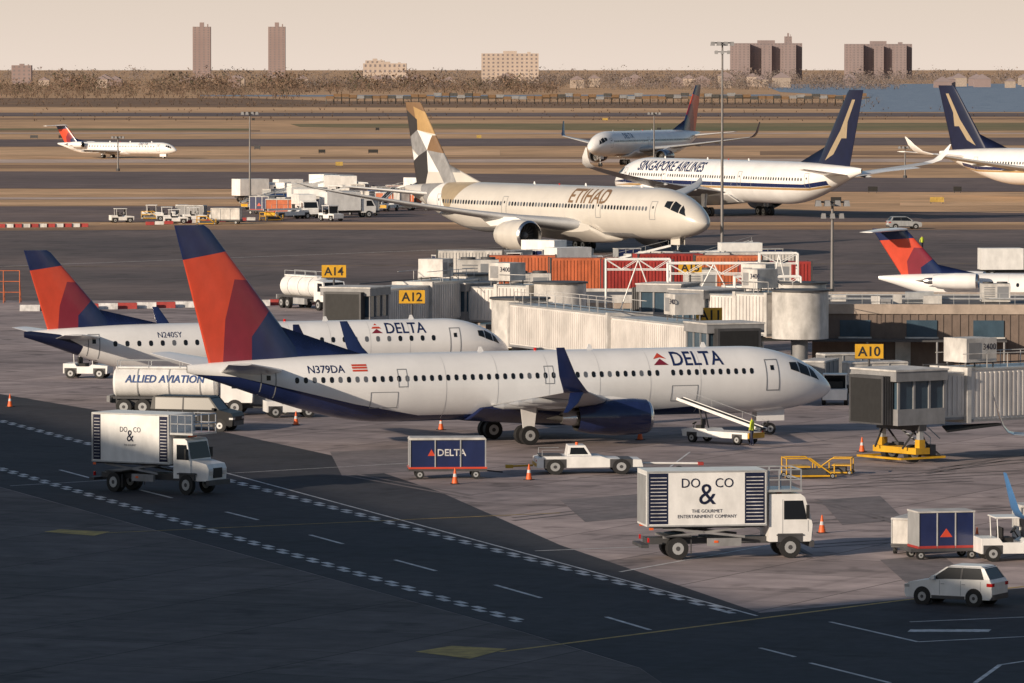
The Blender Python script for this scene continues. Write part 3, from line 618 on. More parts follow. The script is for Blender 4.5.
def suv(c,L=4.5,W=1.86,Hh=1.69,van=False):
    B=MB(); h=L/2; w=W/2
    if van: belt=1.3; body=[(h-.05,.35),(h,.9),(h-.12,1.12),(h-.95,1.3),(-h+.05,1.3),(-h,.4),(-h+.1,.33)]
    else: belt=1.12; body=[(h-.08,.30),(h,.5),(h-.03,.80),(h-.2,.93),(h-1.05,1.06),(0,1.12),(-h+.12,1.15),(-h+.02,1.0),(-h,.45),(-h+.12,.30)]
    B.prism(c,body,-w,w)
    fr=(h-.95,h-1.6) if van else (h-1.15,h-2.0); rr=(-h+.05,-h+.18) if van else (-h+.10,-h+.5)
    ti=.14 if van else .2
    B.frus(glass,(rr[0],fr[0],-w+.05,w-.05,belt-.04),(rr[1],fr[1],-w+ti+.04,w-ti-.04,Hh-.05))
    B.frus(c,(rr[1]-.06,fr[1]+.08,-w+ti,w-ti,Hh-.09),(rr[1]+.15,fr[1]-.15,-w+ti+.12,w-ti-.12,Hh))
    for s in(-1,1):
        y0,y1=s*(w-.04),s*(w-ti-.02)
        def pil(xb0,xb1,xt0,xt1):
            B.add([(xb0,y0,belt-.02),(xb1,y0,belt-.02),(xt1,y1,Hh-.07),(xt0,y1,Hh-.07)],[(0,1,2,3)],c)
        pil(fr[0]-.12,fr[0]+.03,fr[1]-.06,fr[1]+.05); pil(rr[0]-.02,rr[0]+.28,rr[1]-.04,rr[1]+.12)
        m=(fr[1]+rr[1])/2+.15; B.add([(m-.05,y0,belt),(m+.05,y0,belt),(m+.03,y1,Hh-.07),(m-.05,y1,Hh-.07)],[(0,1,2,3)],dgrey)
        for x in(-h+.86,h-.86):
            B.cyl(black,(x,s*(w-.2),.36),(x,s*(w+.01),.36),.41,n=24); B.wheel(x,s*(w-.09),.35,.35,.22)
        B.box(lred,-h-.02,-h+.25,min(s*(w-.28),s*(w+.01)),max(s*(w-.28),s*(w+.01)),.86,1.0)
        B.box(silver,h-.25,h-.0,min(s*(w-.4),s*(w+.01)),max(s*(w-.4),s*(w+.01)),.72,.84)
        B.box(c,fr[0]-.35,fr[0]-.2,min(s*w,s*(w+.2)),max(s*w,s*(w+.2)),belt-.02,belt+.12)
        B.box(dgrey,-h+1.3,h-1.3,min(s*(w-.02),s*(w+.012)),max(s*(w-.02),s*(w+.012)),.28,.42)
        for x in(m,m-.95,m+1.0): B.box(outl,x-.01,x+.01,min(s*w,s*(w+.004)),max(s*w,s*(w+.004)),.45,belt-.06)
        for x in (m-.12,m+.88): B.box(silver,x-.1,x+.06,min(s*w,s*(w+.03)),max(s*w,s*(w+.03)),.9,.94)
    B.box(dgrey,-h-.04,-h+.05,-w+.06,w-.06,.3,.52); B.box(dgrey,h-.06,h+.02,-w+.15,w-.15,.35,.62)
    B.box(twhite,-h-.03,-h+.02,-.26,.26,.66,.78)
    return B.mesh('car')
place(suv(twhite,4.2),'parked_car',P(956,604),math.radians(152),bevel=.035,scale=(.93,.9,.98))
place(suv(silver),'parked_car',P(904,229),math.radians(10),bevel=.035)
place(suv(vanb,5.4,1.95,2.1,True),'passenger_van',P(197,430),math.radians(-18),bevel=.035)
def fuel_truck(txt='ALLIED AVIATION'):
    B=MB(); B.box(dgrey,-4.8,4.2,-.45,.45,.7,1.0)
    B.rev([(-4.6,.02),(-4.55,.8),(-4.4,.95),(1.9,.95),(2.05,.8),(2.1,.02)],[twhite]*5,(0,0,2.0),24)
    for x in(-3,-1,1): B.rev([(x,.955),(x,.975),(x+.08,.975),(x+.08,.955)],[silver]*3,(0,0,2.0),24)
    B.box(twhite,-4.4,1.9,-.5,.5,2.9,3.02)
    for y in(-.5,.5):
        B.beam(silver,(-4.3,y,3.4),(1.8,y,3.4),.03)
        for x in(-4.3,-2.3,-.3,1.8): B.beam(silver,(x,y,2.95),(x,y,3.4),.03)
    for x in(-3.8,-2.6,3.3):
        for y in(-1,1): B.wheel(x,y,.5,.5,.32)
    B.prism(twhite,[(2.4,.8),(4.4,.8),(4.45,1.6),(4.1,2.6),(2.4,2.7)],-1.1,1.1)
    B.add([(4.465,-1,1.65),(4.465,1,1.65),(4.13,.95,2.55),(4.13,-.95,2.55)],[(0,1,2,3)],glass)
    for s in(-1,1):
        B.prism(glass,[(3.1,1.7),(4.2,1.7),(3.95,2.45),(3.1,2.45)],min(s*1.1,s*1.112),max(s*1.1,s*1.112))
        B.box(dgrey,-4.5,2,s*.98-.02,s*.98+.02,1.0,1.15); B.box(silver,-1.6,.6,min(s*.8,s*1.1),max(s*.8,s*1.1),.45,1.0)
        B.box(dgrey,-4.4,-1.8,s*.7-.02,s*.7+.02,.5,1.0)
        if txt:
            vs,fs,w=textmesh(txt,.46,.02,.2,.1); B.add([((v[0]-w/2)*(-s)*.95-1.2,s*(math.sqrt(max(.97**2-(v[1]+.05)**2,.01))+.012),2.05+v[1]) for v in vs],fs,blue)
    B.box(grey,-4.9,-4.7,-1.1,1.1,.8,1.2); return B.mesh('fuel_truck')
ft=fuel_truck(); place(ft,'fuel_truck',P(186,414),math.radians(-6),bevel=.02)
place(fuel_truck(''),'fuel_truck',P(312,309),math.radians(-60),bevel=.02)
def box_truck(c=twhite):
    B=MB(); B.box(dgrey,-3.2,3.2,-.4,.4,.6,.85); B.box(c,-3.2,1.2,-1.15,1.15,.9,3.1)
    B.prism(twhite,[(1.4,.6),(3.2,.6),(3.25,1.3),(2.7,2.2),(1.4,2.3)],-1,1); B.add([(3.2,-.9,1.4),(3.2,.9,1.4),(2.75,.85,2.15),(2.75,-.85,2.15)],[(0,1,2,3)],glass)
    for s in(-1,1): B.prism(glass,[(2,1.4),(3,1.4),(2.65,2.05),(2,2.05)],min(s,s*1.012),max(s,s*1.012))
    for x in(-2.1,2.3):
        for y in(-.95,.95): B.wheel(x,y,.42,.42,.28)
    return B.mesh('box_truck')
bt=box_truck()
def workstand():
    B=MB()
    for y in(-.7,.7):
        B.beam(yellow,(-1.4,y,.15),(1.4,y,.15),.07); B.beam(yellow,(-1.3,y,.15),(-1.3,y,1.1),.05); B.beam(yellow,(1.3,y,.15),(1.3,y,.8),.05); B.beam(yellow,(-1.3,y,1.1),(0,y,1.1),.05); B.beam(yellow,(0,y,1.1),(1.3,y,.15),.05)
        for x in(-1.2,1.2): B.wheel(x,y,.15,.15,.1)
    B.box(yellow,-1.3,0,-.7,.7,.6,.68); B.box(dgrey,-.9,.9,-.5,.5,.2,.5); B.beam(yellow,(-1.3,-.7,1.1),(-1.3,.7,1.1),.05)
    return B.mesh('maintenance_stand')
ws=workstand()
place(ws,'maintenance_stand',P(808,478),math.radians(8)); place(ws,'maintenance_stand',P(833,474),math.radians(170),scale=.8)
place(ul,'container_dolly',P(941,558),math.radians(14),bevel=.02); place(baggage_cart(dirty,''),'container_dolly',P(914,552),math.radians(70),bevel=.02,scale=.75)
place(tr,'baggage_tractor',P(1012,560),math.radians(8),bevel=.02); place(baggage_cart(dirty,''),'baggage_cart',P(1060,552),math.radians(8),bevel=.02)
B=MB(); B.box(black,-.2,.2,-.2,.2,0,.04); B.cyl(orange,(0,0,.04),(0,0,.35),.16,.10); B.cyl(paintw,(0,0,.35),(0,0,.5),.10,.075); B.cyl(orange,(0,0,.5),(0,0,.78),.075,.025); cone=B.mesh('traffic_cone')
for u,v in ((10,407),(296,425),(455,484),(529,480),(822,533),(977,546),(441,430),(612,427),(862,452),(640,440)): place(cone,'traffic_cone',P(u,v),random.random(),scale=1.1)
# ---------------------------------------------------------------- gate equipment
def gate_sign(txt,u,v,ztop,name='gate_sign',h=.95):
    B=MB(); x,y=P(u,v); vs,fs,w=textmesh(txt,.62,.02)
    B.box(yellow,-w/2-.2,w/2+.2,-.08,.08,ztop-h,ztop); B.add([(q[0]-w/2,-.095,ztop-h+.17+q[1]) for q in vs],fs,black)
    B.box(dgrey,-w/2-.25,w/2+.25,-.06,.1,ztop-h-.05,ztop-h-.0); B.cyl(dgrey,(0,.05,0),(0,.05,ztop-h),.08); B.obj(name,(x,y))
def ac_unit(w=2.6,d=2,h=1.8,c=dirty):
    B=MB(); B.box(c,-w/2,w/2,-d/2,d/2,.15,h); B.box(dgrey,-w/2+.1,w/2-.1,-d/2+.1,d/2-.1,0,.15)
    for i in range(6): B.box(grey,-w/2+.2,-.1,-d/2-.02,-d/2,.4+i*.2,.5+i*.2)
    B.box(outl,.1,w/2-.15,-d/2-.015,-d/2,.35,h-.25); B.cyl(dgrey,(-w/4,0,h),(-w/4,0,h+.15),.5); B.cyl(dgrey,(w/4,0,h),(w/4,0,h+.15),.5)
    return B.mesh('air_conditioning_unit')
acm=ac_unit()
def jet_bridge(A,Bp,zf,topunits=(),col=corr,split=.55,stair=True,colx=4.6,ac=0):
    A=Vector(A);Bp=Vector(Bp); d=Bp-A; Ln=d.length; rot=math.atan2(d.y,d.x); B=MB(); hh=2.75
    B.cyl(dirty,(0,0,zf-.3),(0,0,zf+hh+.3),2.0,n=20); B.cyl(grey,(0,0,0),(0,0,zf-.3),.55); B.cyl(dgrey,(0,0,zf+hh+.3),(0,0,zf+hh+.42),2.15,n=20)
    def tun(x0,x1,w,z0,z1):
        B.box(col,x0,x1,-w,w,z0,z1); B.box(grey,x0,x1,-w-.08,w+.08,z0-.14,z0); B.box(silver,x0,x1,-w-.06,w+.06,z1,z1+.1)
        x=x0+.1
        while x<x1-.15:
            for s in(-1,1): B.box(col,x,x+.14,s*w-.07,s*w+.07,z0+.12,z1-.12)
            x+=.34
    m=Ln*split
    tun(1.7,m,1.55,zf,zf+hh); tun(m-.02,Ln-2.2,1.35,zf+.14,zf+hh-.18)
    for x in (1.7,m-.25): B.box(dirty,x,x+.3,-1.66,1.66,zf-.2,zf+hh+.16)
    B.box(grey,Ln-2.4,Ln+1.0,-1.9,1.9,zf-.15,zf+.75); B.box(bglass,Ln-2.3,Ln+.9,-1.8,1.8,zf+.75,zf+2.3); B.box(grey,Ln-2.5,Ln+1.2,-2.0,2.0,zf+2.3,zf+2.85)
    B.box(dirty,Ln-2.55,Ln+1.25,-2.05,2.05,zf+2.85,zf+2.95)
    for x in(-2.38,-1.3,-.2,.9):
        for s in(-1,1): B.box(grey,Ln+x-.07,Ln+x+.07,s*1.83-.05,s*1.83+.05,zf+.7,zf+2.32)
    for i in range(5): B.box(dgrey,Ln+1.0+i*.16,Ln+1.1+i*.16,-1.5,1.5,zf-.1,zf+2.6)
    B.box(black,Ln+1.0,Ln+1.75,-1.35,1.35,zf,zf+2.45)
    x=Ln-colx
    for s in(-1,1):
        B.box(yellow,x-.2,x+.2,s*1.65-.2,s*1.65+.2,.55,1.3); B.box(silver,x-.14,x+.14,s*1.65-.14,s*1.65+.14,1.3,zf-.1)
        B.wheel(x,s*1.0,.5,.5,.4); B.box(dgrey,x-1.1,x-.7,s*1.4-.3,s*1.4+.3,.4,1.0)
        B.beam(yellow,(x-1.6,s*1.9,.3),(x+1.6,s*1.9,.3),.08); B.beam(yellow,(x+s*1.6,-1.9,.3),(x+s*1.6,1.9,.3),.08)
        B.beam(dgrey,(x-.9,s*1.2,.8),(x,s*1.5,zf-.2),.06); B.beam(dgrey,(x+.9,s*1.2,.8),(x,s*1.5,zf-.2),.06)
    B.box(yellow,x-.5,x+.5,-1.9,1.9,.5,.85); B.box(dgrey,x-.25,x+.25,-1.9,1.9,zf-.5,zf-.15)
    for i in range(6): B.cyl(black,(x-2+i*.02,1.2+.1*i,zf-.35-.05*i),(x-6,1.2+.1*i,zf-.35),.06,n=6)
    if stair:
        for i in range(10): B.box(silver,Ln-2.6-i*.3,Ln-2.3-i*.3,-2.9,-2.05,zf-.1-i*zf/10,zf-.05-i*zf/10)
        for y in(-2.9,-2.05): B.beam(silver,(Ln-2.3,y,zf+.9),(Ln-5.3,y,1.0),.03); B.beam(dgrey,(Ln-2.3,y,zf-.1),(Ln-5.3,y,.05),.06)
        for i in range(6): B.beam(silver,(Ln-2.3-i*.6,-2.9,zf-.1-i*zf/5),(Ln-2.3-i*.6,-2.9,zf+.9-i*(zf-.1)/5),.02)
        B.box(silver,Ln-2.6,Ln-1.2,-2.95,-2.0,zf-.1,zf-.03)
    for f,w in topunits:
        x=Ln*f
        for (a,b_) in((-w/2+.1,-.8),(w/2-.1,-.8),(-w/2+.1,.8),(w/2-.1,.8)): B.beam(grey,(x+a,b_,zf+hh),(x+a,b_,zf+hh+.4),.05)
        B.box(dirty,x-w/2,x+w/2,-1,1,zf+hh+.4,zf+hh+1.75); B.box(grey,x-w/2+.2,x,-1.02,-1,zf+hh+.6,zf+hh+1.5); B.box(grey,x+.0+.1,x+w/2-.15,1,1.02,zf+hh+.6,zf+hh+1.5)
        vs,fs,tw=textmesh('3400',.34,.01)
        for s in (-1,1): B.add([(x+(q[0]-tw/2+.55)*(-s),s*1.03,zf+hh+1.1+q[1]) for q in vs],fs,dnavy)
    B.beam(dgrey,(2,-.8,zf+hh+.25),(Ln-3,-.8,zf+hh+.25),.05)
    for y in (-1.2,1.2):
        B.beam(dirty,(2,y,zf+hh+.9),(m,y,zf+hh+.9),.03)
        for i in range(int((m-2)/1.5)): B.beam(dirty,(2+i*1.5,y,zf+hh),(2+i*1.5,y,zf+hh+.9),.025)
    B.obj('jet_bridge',(A.x,A.y),rot,bevel=.012)
jet_bridge(P(520,381),P(728,410),2.7,((.8,1.8),),stair=False)
jet_bridge(P(470,352),P(352,366),2.9,((.3,2),),split=.5)
jet_bridge(P(1120,450),P(890,462),2.3,((.66,2.2),),split=.75,colx=.8)
jet_bridge(P(800,355),P(660,352),2.4,((.3,2),),split=.5)
jet_bridge(P(800,378),P(700,372),3.1,((.4,1.6),),split=.5,stair=False)
jet_bridge(P(560,358),P(455,354),2.6,((.5,2),),split=.5)
def building(name,c,psi,w,d,h,wall,bands,nwin,glassm=glass,roof=roofm,parapet=.5,winz=(1.2,2.8)):
    B=MB(); B.box(wall,0,w,0,d,0,h); B.box(roof,.15,w-.15,.15,d-.15,h,h+.05); t=.18
    for (a,b,e,f) in((-.06,w+.06,-.06,t),(-.06,w+.06,d-t,d+.06),(-.06,t,t,d-t),(w-t,w+.06,t,d-t)): B.box(dirty,a,b,e,f,h-.35,h+parapet)
    for k in range(bands):
        z0=winz[0]+k*3.0; z1=winz[1]+k*3.0
        for i in range(nwin):
            x=w*(i+.5)/nwin; ww=w/nwin*.3; B.box(glassm,x-ww,x+ww,-.05,.02,z0,z1); B.box(outl,x-ww-.06,x+ww+.06,-.09,.01,z0-.1,z0-.002)
            B.box(outl,x-.03,x+.03,-.07,-.05,z0,z1)
        nd=max(2,int(nwin*d/w))
        for i in range(nd):
            y=d*(i+.5)/nd; ww=d/nd*.3
            for xx,s in ((0,-1),(w,1)): B.box(glassm,min(xx,xx+s*.05),max(xx,xx+s*.05),y-ww,y+ww,z0,z1)
    return B.obj(name,c,math.radians(psi))
x0,y0=P(812,371)
co=MB(); wdt,dp,hh=60,22,4.6
co.box(brownw,0,wdt,0,dp,0,hh); co.box(roofm,.2,wdt-.2,.2,dp-.2,hh,hh+.06)
for (a,b,e,f) in((-.15,wdt+.1,-.15,.15),(-.15,wdt+.1,dp-.15,dp+.1),(-.15,.15,.15,dp-.15),(wdt-.15,wdt+.1,.15,dp-.15)): co.box(tan,a,b,e,f,hh-.45,hh+.25)
i=0
while i*.6<wdt-.5: co.box(brownw,.3+i*.6,.45+i*.6,-.06,0.01,0,hh-.46); i+=1
for i in range(12): co.box(bglass,2+i*4.8,4.2+i*4.8,-.1,.03,2.5,3.7); co.box(dirty,1.9+i*4.8,4.3+i*4.8,-.13,.02,2.38,2.49)
for i in range(4): co.box(dirty,6+i*11,7.1+i*11,-.09,.02,0,2.15)
co.box(dgrey,-1.5,14,-2.6,-.1,2.25,2.37)
for x in(-1.4,4,9,13.8): co.cyl(grey,(x,-2.5,0),(x,-2.5,2.25),.08)
for i in range(16):
    x=random.uniform(1,26); y=random.uniform(2,20); w=random.uniform(.3,.9); co.box(random.choice([dirty,grey,silver,dgrey]),x-w,x+w,y-w*.6,y+w*.6,hh+.06,hh+random.uniform(.35,.9))
co.beam(silver,(1,6,hh+.4),(50,7,hh+.4),.1); co.beam(silver,(1,13,hh+.4),(50,12,hh+.4),.08)
for i in range(50): co.beam(silver,(.3+i*1.1,.4,hh+.2),(.3+i*1.1,.4,hh+1.05),.02)
co.beam(silver,(.3,.4,hh+1.05),(54.2,.4,hh+1.05),.025)
co.obj('concourse_building',(x0,y0),math.radians(-4))
building('concourse_building',P(385,338),-1,35,13,3.2,tan,1,10,bglass,winz=(1.1,2.4),parapet=.3)
def roofbox(u,v,z,mesh,name,r=0,s=1):
    x,y=P(u,v,z); place(mesh,name,(x,y,z),r,scale=s,bevel=.01)
for u,v,z,s in ((478,287,3.25,1.3),(530,300,3.25,1.2),(430,286,3.25,.8),(700,291,3.25,1.),(772,288,3.25,1.2),(995,303,4.66,.8)): roofbox(u,v,z,acm,'air_conditioning_unit',random.uniform(-.1,.1),s)
for t,u,v,z in (('A14',334,352,6.7),('A12',412,372,5.9),('A15',690,345,6.6),('A11',709,402,6.2),('A10',869,400,3.7)): gate_sign(t,u,v,z)
def container(c):
    B=MB(); B.box(c,-3.03,3.03,-1.2,1.2,.05,2.55)
    for i in range(20):
        for s in(-1,1): B.box(c,-2.9+i*.3,-2.76+i*.3,s*1.2-.05,s*1.2+.05,.2,2.4)
    for x in(-3.03,3.03):
        for y in(-1.2,1.2): B.box(dgrey,x-.08,x+.08,y-.06,y+.06,0,2.6)
    for y in (-.6,-.2,.2,.6): B.beam(silver,(3.08,y,.2),(3.08,y,2.4),.03)
    return B.mesh('shipping_container')
cr,cd,cb=container(rust),container(redc),container(dirty)
for m,u,v,r in ((cr,584,292,.05),(cd,637,294,.1),(cd,668,287,.2),(cr,728,289,0),(cb,760,285,.1),(cr,522,289,0),(cb,696,286,.05),(cd,775,296,.1),(cb,470,283,0)):
    place(m,'shipping_container',P(u,v),r,scale=(1.1,1.1,1.3))
def truss(u,v,w,h,name='support_truss'):
    B=MB()
    for y in(0,2.5):
        for x in(0,w): B.beam(twhite,(x,y,0),(x,y,h),.09)
        B.beam(twhite,(0,y,h),(w,y,h),.08); B.beam(twhite,(0,y,h-.8),(w,y,h-.8),.05); n=int(w/1.2)
        for i in range(n): B.beam(twhite,(w*i/n,y,h-.8 if i%2 else h),(w*(i+1)/n,y,h if i%2 else h-.8),.035)
    B.beam(twhite,(0,0,0),(w*.5,0,h),.07); B.beam(twhite,(w*.5,0,h),(w,0,0),.07)
    for x in(0,w): B.beam(twhite,(x,0,h),(x,2.5,h),.06)
    B.obj(name,P(u,v))
for a in ((606,350,5,7.0),(668,352,7,6.8),(735,356,5,6.0),(760,345,3,7.2),(425,352,4,5.0)): truss(*a)
def pole(u,v,h,kind=0):
    B=MB(); B.cyl(polem,(0,0,0),(0,0,h),.2,.1,n=10); B.cyl(dgrey,(0,0,0),(0,0,.5),.4)
    B.box(dgrey,-1.3,1.3,-.12,.12,h-.1,h+.05); B.box(dgrey,-.12,.12,-1.2,1.2,h-.3,h-.15)
    for x in(-1.1,-.4,.4,1.1):
        B.frus(grey,(x-.25,x+.25,-.6,-.15,h-.35),(x-.18,x+.18,-.5,-.2,h+.1)); B.frus(dgrey,(x-.25,x+.25,.15,.6,h-.35),(x-.18,x+.18,.2,.5,h+.1))
    if kind: B.box(dgrey,-.9,.9,-.1,.1,h-1.1,h-1.0); [B.frus(grey,(x-.2,x+.2,-.5,-.1,h-1.3),(x-.15,x+.15,-.4,-.2,h-.9)) for x in(-.7,0,.7)]
    B.obj('light_pole',P(u,v))
pole(722,258,24.5,1); pole(250,208,14.6); pole(832,350,11.5,1); pole(654,172,12); pole(118,171,7); pole(1010,180,6); pole(905,178,6)
def person2(u,v,rot=0,vest=hivis):
    me=bpy.data.meshes.new('p'); bm=bmesh.new(); sk=bm.verts.layers.skin.verify()
    V=[(0,0,.95,.14),(0,0,1.2,.15),(0,0,1.42,.13),(0,0,1.54,.06),(0,.01,1.67,.1),(.1,0,.88,.1),(.13,.1,.5,.075),(.14,.1,.1,.05),(.14,.24,.04,.045),(-.1,0,.88,.1),(-.13,-.02,.5,.075),(-.14,-.14,.1,.05),(-.14,0,.04,.045),(.2,0,1.4,.07),(.28,.02,1.12,.05),(.27,.16,.9,.038),(-.2,0,1.4,.07),(-.28,.02,1.12,.05),(-.27,.1,.87,.038)]
    bv=[]
    for v_ in V:
        q=bm.verts.new(v_[:3]); q[sk].radius=(v_[3],v_[3]*.8); bv.append(q)
    bv[0][sk].use_root=True
    for a,b in [(0,1),(1,2),(2,3),(3,4),(0,5),(5,6),(6,7),(7,8),(0,9),(9,10),(10,11),(11,12),(2,13),(13,14),(14,15),(2,16),(16,17),(17,18)]: bm.edges.new((bv[a],bv[b]))
    bm.to_mesh(me); bm.free(); o=place(me,'person',P(u,v),rot); o.modifiers.new('s','SKIN'); s=o.modifiers.new('ss','SUBSURF'); s.levels=1; s.render_levels=1
    bpy.context.view_layer.update(); m2=bpy.data.meshes.new_from_object(o.evaluated_get(bpy.context.evaluated_depsgraph_get())); o.modifiers.clear(); o.data=m2; m2.materials.clear()
    for m in (dnavy,vest,skin): m2.materials.append(m)
    for f in m2.polygons:
        z=f.center.z; f.use_smooth=True; f.material_index=2 if z>1.53 or (z<.95 and abs(f.center.x)>.2) else (1 if z>.92 else 0)
person2(922,250,.4); person2(752,446,1.2)
# ---------------------------------------------------------------- equipment clutter
yc=baggage_cart(rust,''); wc=baggage_cart(dirty,''); bc=baggage_cart(blue,''); gc=baggage_cart(grey,'')
names=[(cartm,'baggage_cart'),(bl,'belt_loader'),(tr,'baggage_tractor'),(bt,'box_truck'),(ul,'container_dolly'),(bl2,'belt_loader'),(yc,'baggage_cart'),(wc,'baggage_cart'),(bc,'baggage_cart'),(wc,'baggage_cart'),(gc,'baggage_cart'),(tr,'baggage_tractor'),(ws,'maintenance_stand')]
row=names+[(bt,'box_truck'),(bt,'box_truck'),(yc,'baggage_cart'),(bl2,'belt_loader')]
for i in range(66):
    u=random.uniform(256,432); v=random.uniform(196,221) if u<380 else random.uniform(197,212)
    m,n=random.choice(row); place(m,n,P(u,v),random.uniform(-1.4,1.4),scale=random.choice([1,1.1,1.2]))
for i in range(12):
    m,n=random.choice([(tr,'baggage_tractor'),(gc,'baggage_cart'),(yc,'baggage_cart'),(ws,'maintenance_stand'),(wc,'baggage_cart')]); place(m,n,P(random.uniform(120,270),random.uniform(218,225)),random.uniform(-.3,.3))
for i in range(34):
    m,n=random.choice(names); place(m,n,P(random.uniform(440,800),random.uniform(268,281)),random.uniform(-3,3))
for m,n,u,v,r in ((gc,'baggage_cart',262,414,0),(tr,'baggage_tractor',290,417,.2),(tr,'baggage_tractor',88,378,-.2),(bt,'box_truck',1010,278,.1),(bl,'belt_loader',655,398,.3),(tr,'baggage_tractor',835,404,1.5),(gc,'baggage_cart',848,385,.3),(gc,'baggage_cart',820,392,1.3),(wc,'baggage_cart',875,394,.3)):
    place(m,n,P(u,v),r,bevel=.01)
def barricade_row(a,b,n,c1,c2,h=.9,w=1.8):
    A=Vector(P(*a));Bv=Vector(P(*b)); B=MB()
    for i in range(n):
        p=A+(Bv-A)*(i/n); c=c1 if i%2 else c2; B.frus(c,(p.x-w/2,p.x+w/2,p.y-.28,p.y+.28,0),(p.x-w/2,p.x+w/2,p.y-.1,p.y+.1,h))
    B.obj('barrier_row')
barricade_row((30,311),(335,304),16,redc,paintw,.55,1.8); barricade_row((-60,228),(90,227),18,redc,dirty,.5)
barricade_row((150,225),(260,220),12,dirty,redc,.45,1.2)
B=MB()
for i in range(5): B.beam(rust,(i*1.5,0,0),(i*1.5,0,3),.06); B.beam(rust,(i*1.5,1.5,0),(i*1.5,0,2.4),.05)
for z in(1,2,3): B.beam(rust,(0,0,z),(6,0,z),.05)
B.obj('blast_fence',P(-45,303))
for i in range(22):
    u=random.uniform(-20,1040); v=random.choice([204,193,167,154,150,139,131,121]); B=MB(); w=random.uniform(1.,2.4)
    B.box(random.choice([painty,black,black,dgrey]),-w/2,w/2,-.12,.12,.3,1.1); B.box(dgrey,-w/2+.1,-w/2+.2,-.05,.05,0,.3); B.box(dgrey,w/2-.2,w/2-.1,-.05,.05,0,.3); B.obj('taxiway_sign',P(u,v))
B=MB(); A=Vector(P(330,104)); Bv=Vector(P(870,104))
for i in range(70):
    p=A+(Bv-A)*(i/70); h=random.uniform(4,6)
    B.box(random.choice([dmetal,brown,brown,grey]),p.x-2.2,p.x+2.2,p.y-1,p.y+1,h-1.6,h)
    for s in(-2,2): B.beam(dmetal,(p.x+s,p.y,0),(p.x+s,p.y,h),.3)
B.beam(dmetal,(A.x,A.y,3.2),(Bv.x,Bv.y,3.2),.4); B.obj('approach_light_pier')
# ---------------------------------------------------------------- far buildings
def tower(u,v,w,d,h,mat,name='apartment_tower',cross=False,floors=None):
    x,y=P(u,v); B=MB(); fl=floors or int(h/3)
    parts=[(0,0,w,d)] if not cross else [(0,0,w,d*.35),(-w*.32,0,w*.17,d),(w*.32,0,w*.17,d),(0,0,w*.14,d*.8)]
    for k,(cx,cy,a,b) in enumerate(parts):
        hh=h*(1-.02*k); B.box(mat,cx-a/2,cx+a/2,cy-b/2,cy+b/2,0,hh)
        n=max(2,int(a/4.5))
        for i in range(n):
            for j in range(fl):
                X=cx-a/2+a*(i+.5)/n; z=h*(j+.35)/fl; B.box(farglass,X-.9,X+.9,cy-b/2-.15,cy-b/2,z,z+h/fl*.45)
    B.box(mat,-w*.12,w*.12,-d*.15,d*.15,h,h*1.08); B.box(mat,w*.3,w*.36,-d*.1,d*.1,h*.98,h*1.05)
    B.obj(name,(x,y))
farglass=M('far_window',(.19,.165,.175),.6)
brick=M('brick_far',(.27,.205,.20),.9,var=.1,scale=.05); brick2=M('hazed_brick_b',(.26,.21,.215),.9,var=.1,scale=.05); cream=M('cream_far',(.46,.38,.33),.9,var=.1,scale=.05)  # far brick paled, distance haze painted into the colour
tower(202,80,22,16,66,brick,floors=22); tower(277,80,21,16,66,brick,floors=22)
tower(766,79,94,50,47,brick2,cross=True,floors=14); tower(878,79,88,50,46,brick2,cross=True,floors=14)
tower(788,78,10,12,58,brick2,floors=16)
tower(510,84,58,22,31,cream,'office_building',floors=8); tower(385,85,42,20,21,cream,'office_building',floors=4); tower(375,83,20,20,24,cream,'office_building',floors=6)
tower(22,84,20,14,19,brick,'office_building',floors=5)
B=MB()
for i in range(60):
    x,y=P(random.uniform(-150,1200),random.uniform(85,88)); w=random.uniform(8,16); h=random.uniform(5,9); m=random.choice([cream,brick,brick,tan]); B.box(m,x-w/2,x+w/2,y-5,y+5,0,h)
    B.T=Matrix.Translation((x,y,0)); B.prism(brick2,[(-w/2-.5,h),(w/2+.5,h),(0,h+w*.3)],-5.3,5.3); B.T=Matrix.Identity(4)
B.obj('distant_houses')
def treeline(name,us,vs_,n,hr,mats,dens=46):
    V=[];Fc=[];mi=[]
    for k in range(n):
        x,y=P(random.uniform(*us),random.uniform(*vs_)); h=random.uniform(*hr)*random.choice([1,1,.7,.85]); r=h*random.uniform(.45,.8); mm=random.randrange(len(mats))
        lobes=[(random.uniform(-.8,.8)*r,random.uniform(-.6,.6)*r,h*random.uniform(.2,.72),r*random.uniform(.3,.6)) for _ in range(7)]
        for j in range(dens):
            lx,ly,lz,lr=random.choice(lobes); a=random.uniform(0,6.28); b=math.asin(random.uniform(-1,1)); q=lr*random.random()**.4
            cx,cy,cz=x+lx+q*math.cos(a)*math.cos(b),y+ly+q*math.sin(a)*math.cos(b),min(h,max(.3,lz+q*math.sin(b)*.8))
            s=random.uniform(.3,1.0)*h*.085; o=len(V)
            for t in range(3):
                V.append((cx+random.uniform(-s,s)*1.2,cy+random.uniform(-s,s),cz+random.uniform(-s,s)*1.2))
            Fc.append((o,o+1,o+2)); mi.append(mm if random.random()<.8 else random.randrange(len(mats)))
        for q in range(3):
            e=random.uniform(-.6,.6)*r; o=len(V); V+= [(x-.15,y,0),(x+.15,y,0),(x+e,y,h*.6)]; Fc.append((o,o+1,o+2)); mi.append(0)
    me=bpy.data.meshes.new(name); me.from_pydata(V,[],Fc)
    for m in mats: me.materials.append(m)
    me.polygons.foreach_set('material_index',mi); place(me,name)
t1=[M('bare_tree_%d'%i,c,.9,var=.2,scale=.1,spec=.05) for i,c in enumerate([(.15,.105,.082),(.19,.135,.10),(.105,.08,.068),(.22,.15,.11),(.10,.088,.062)])]
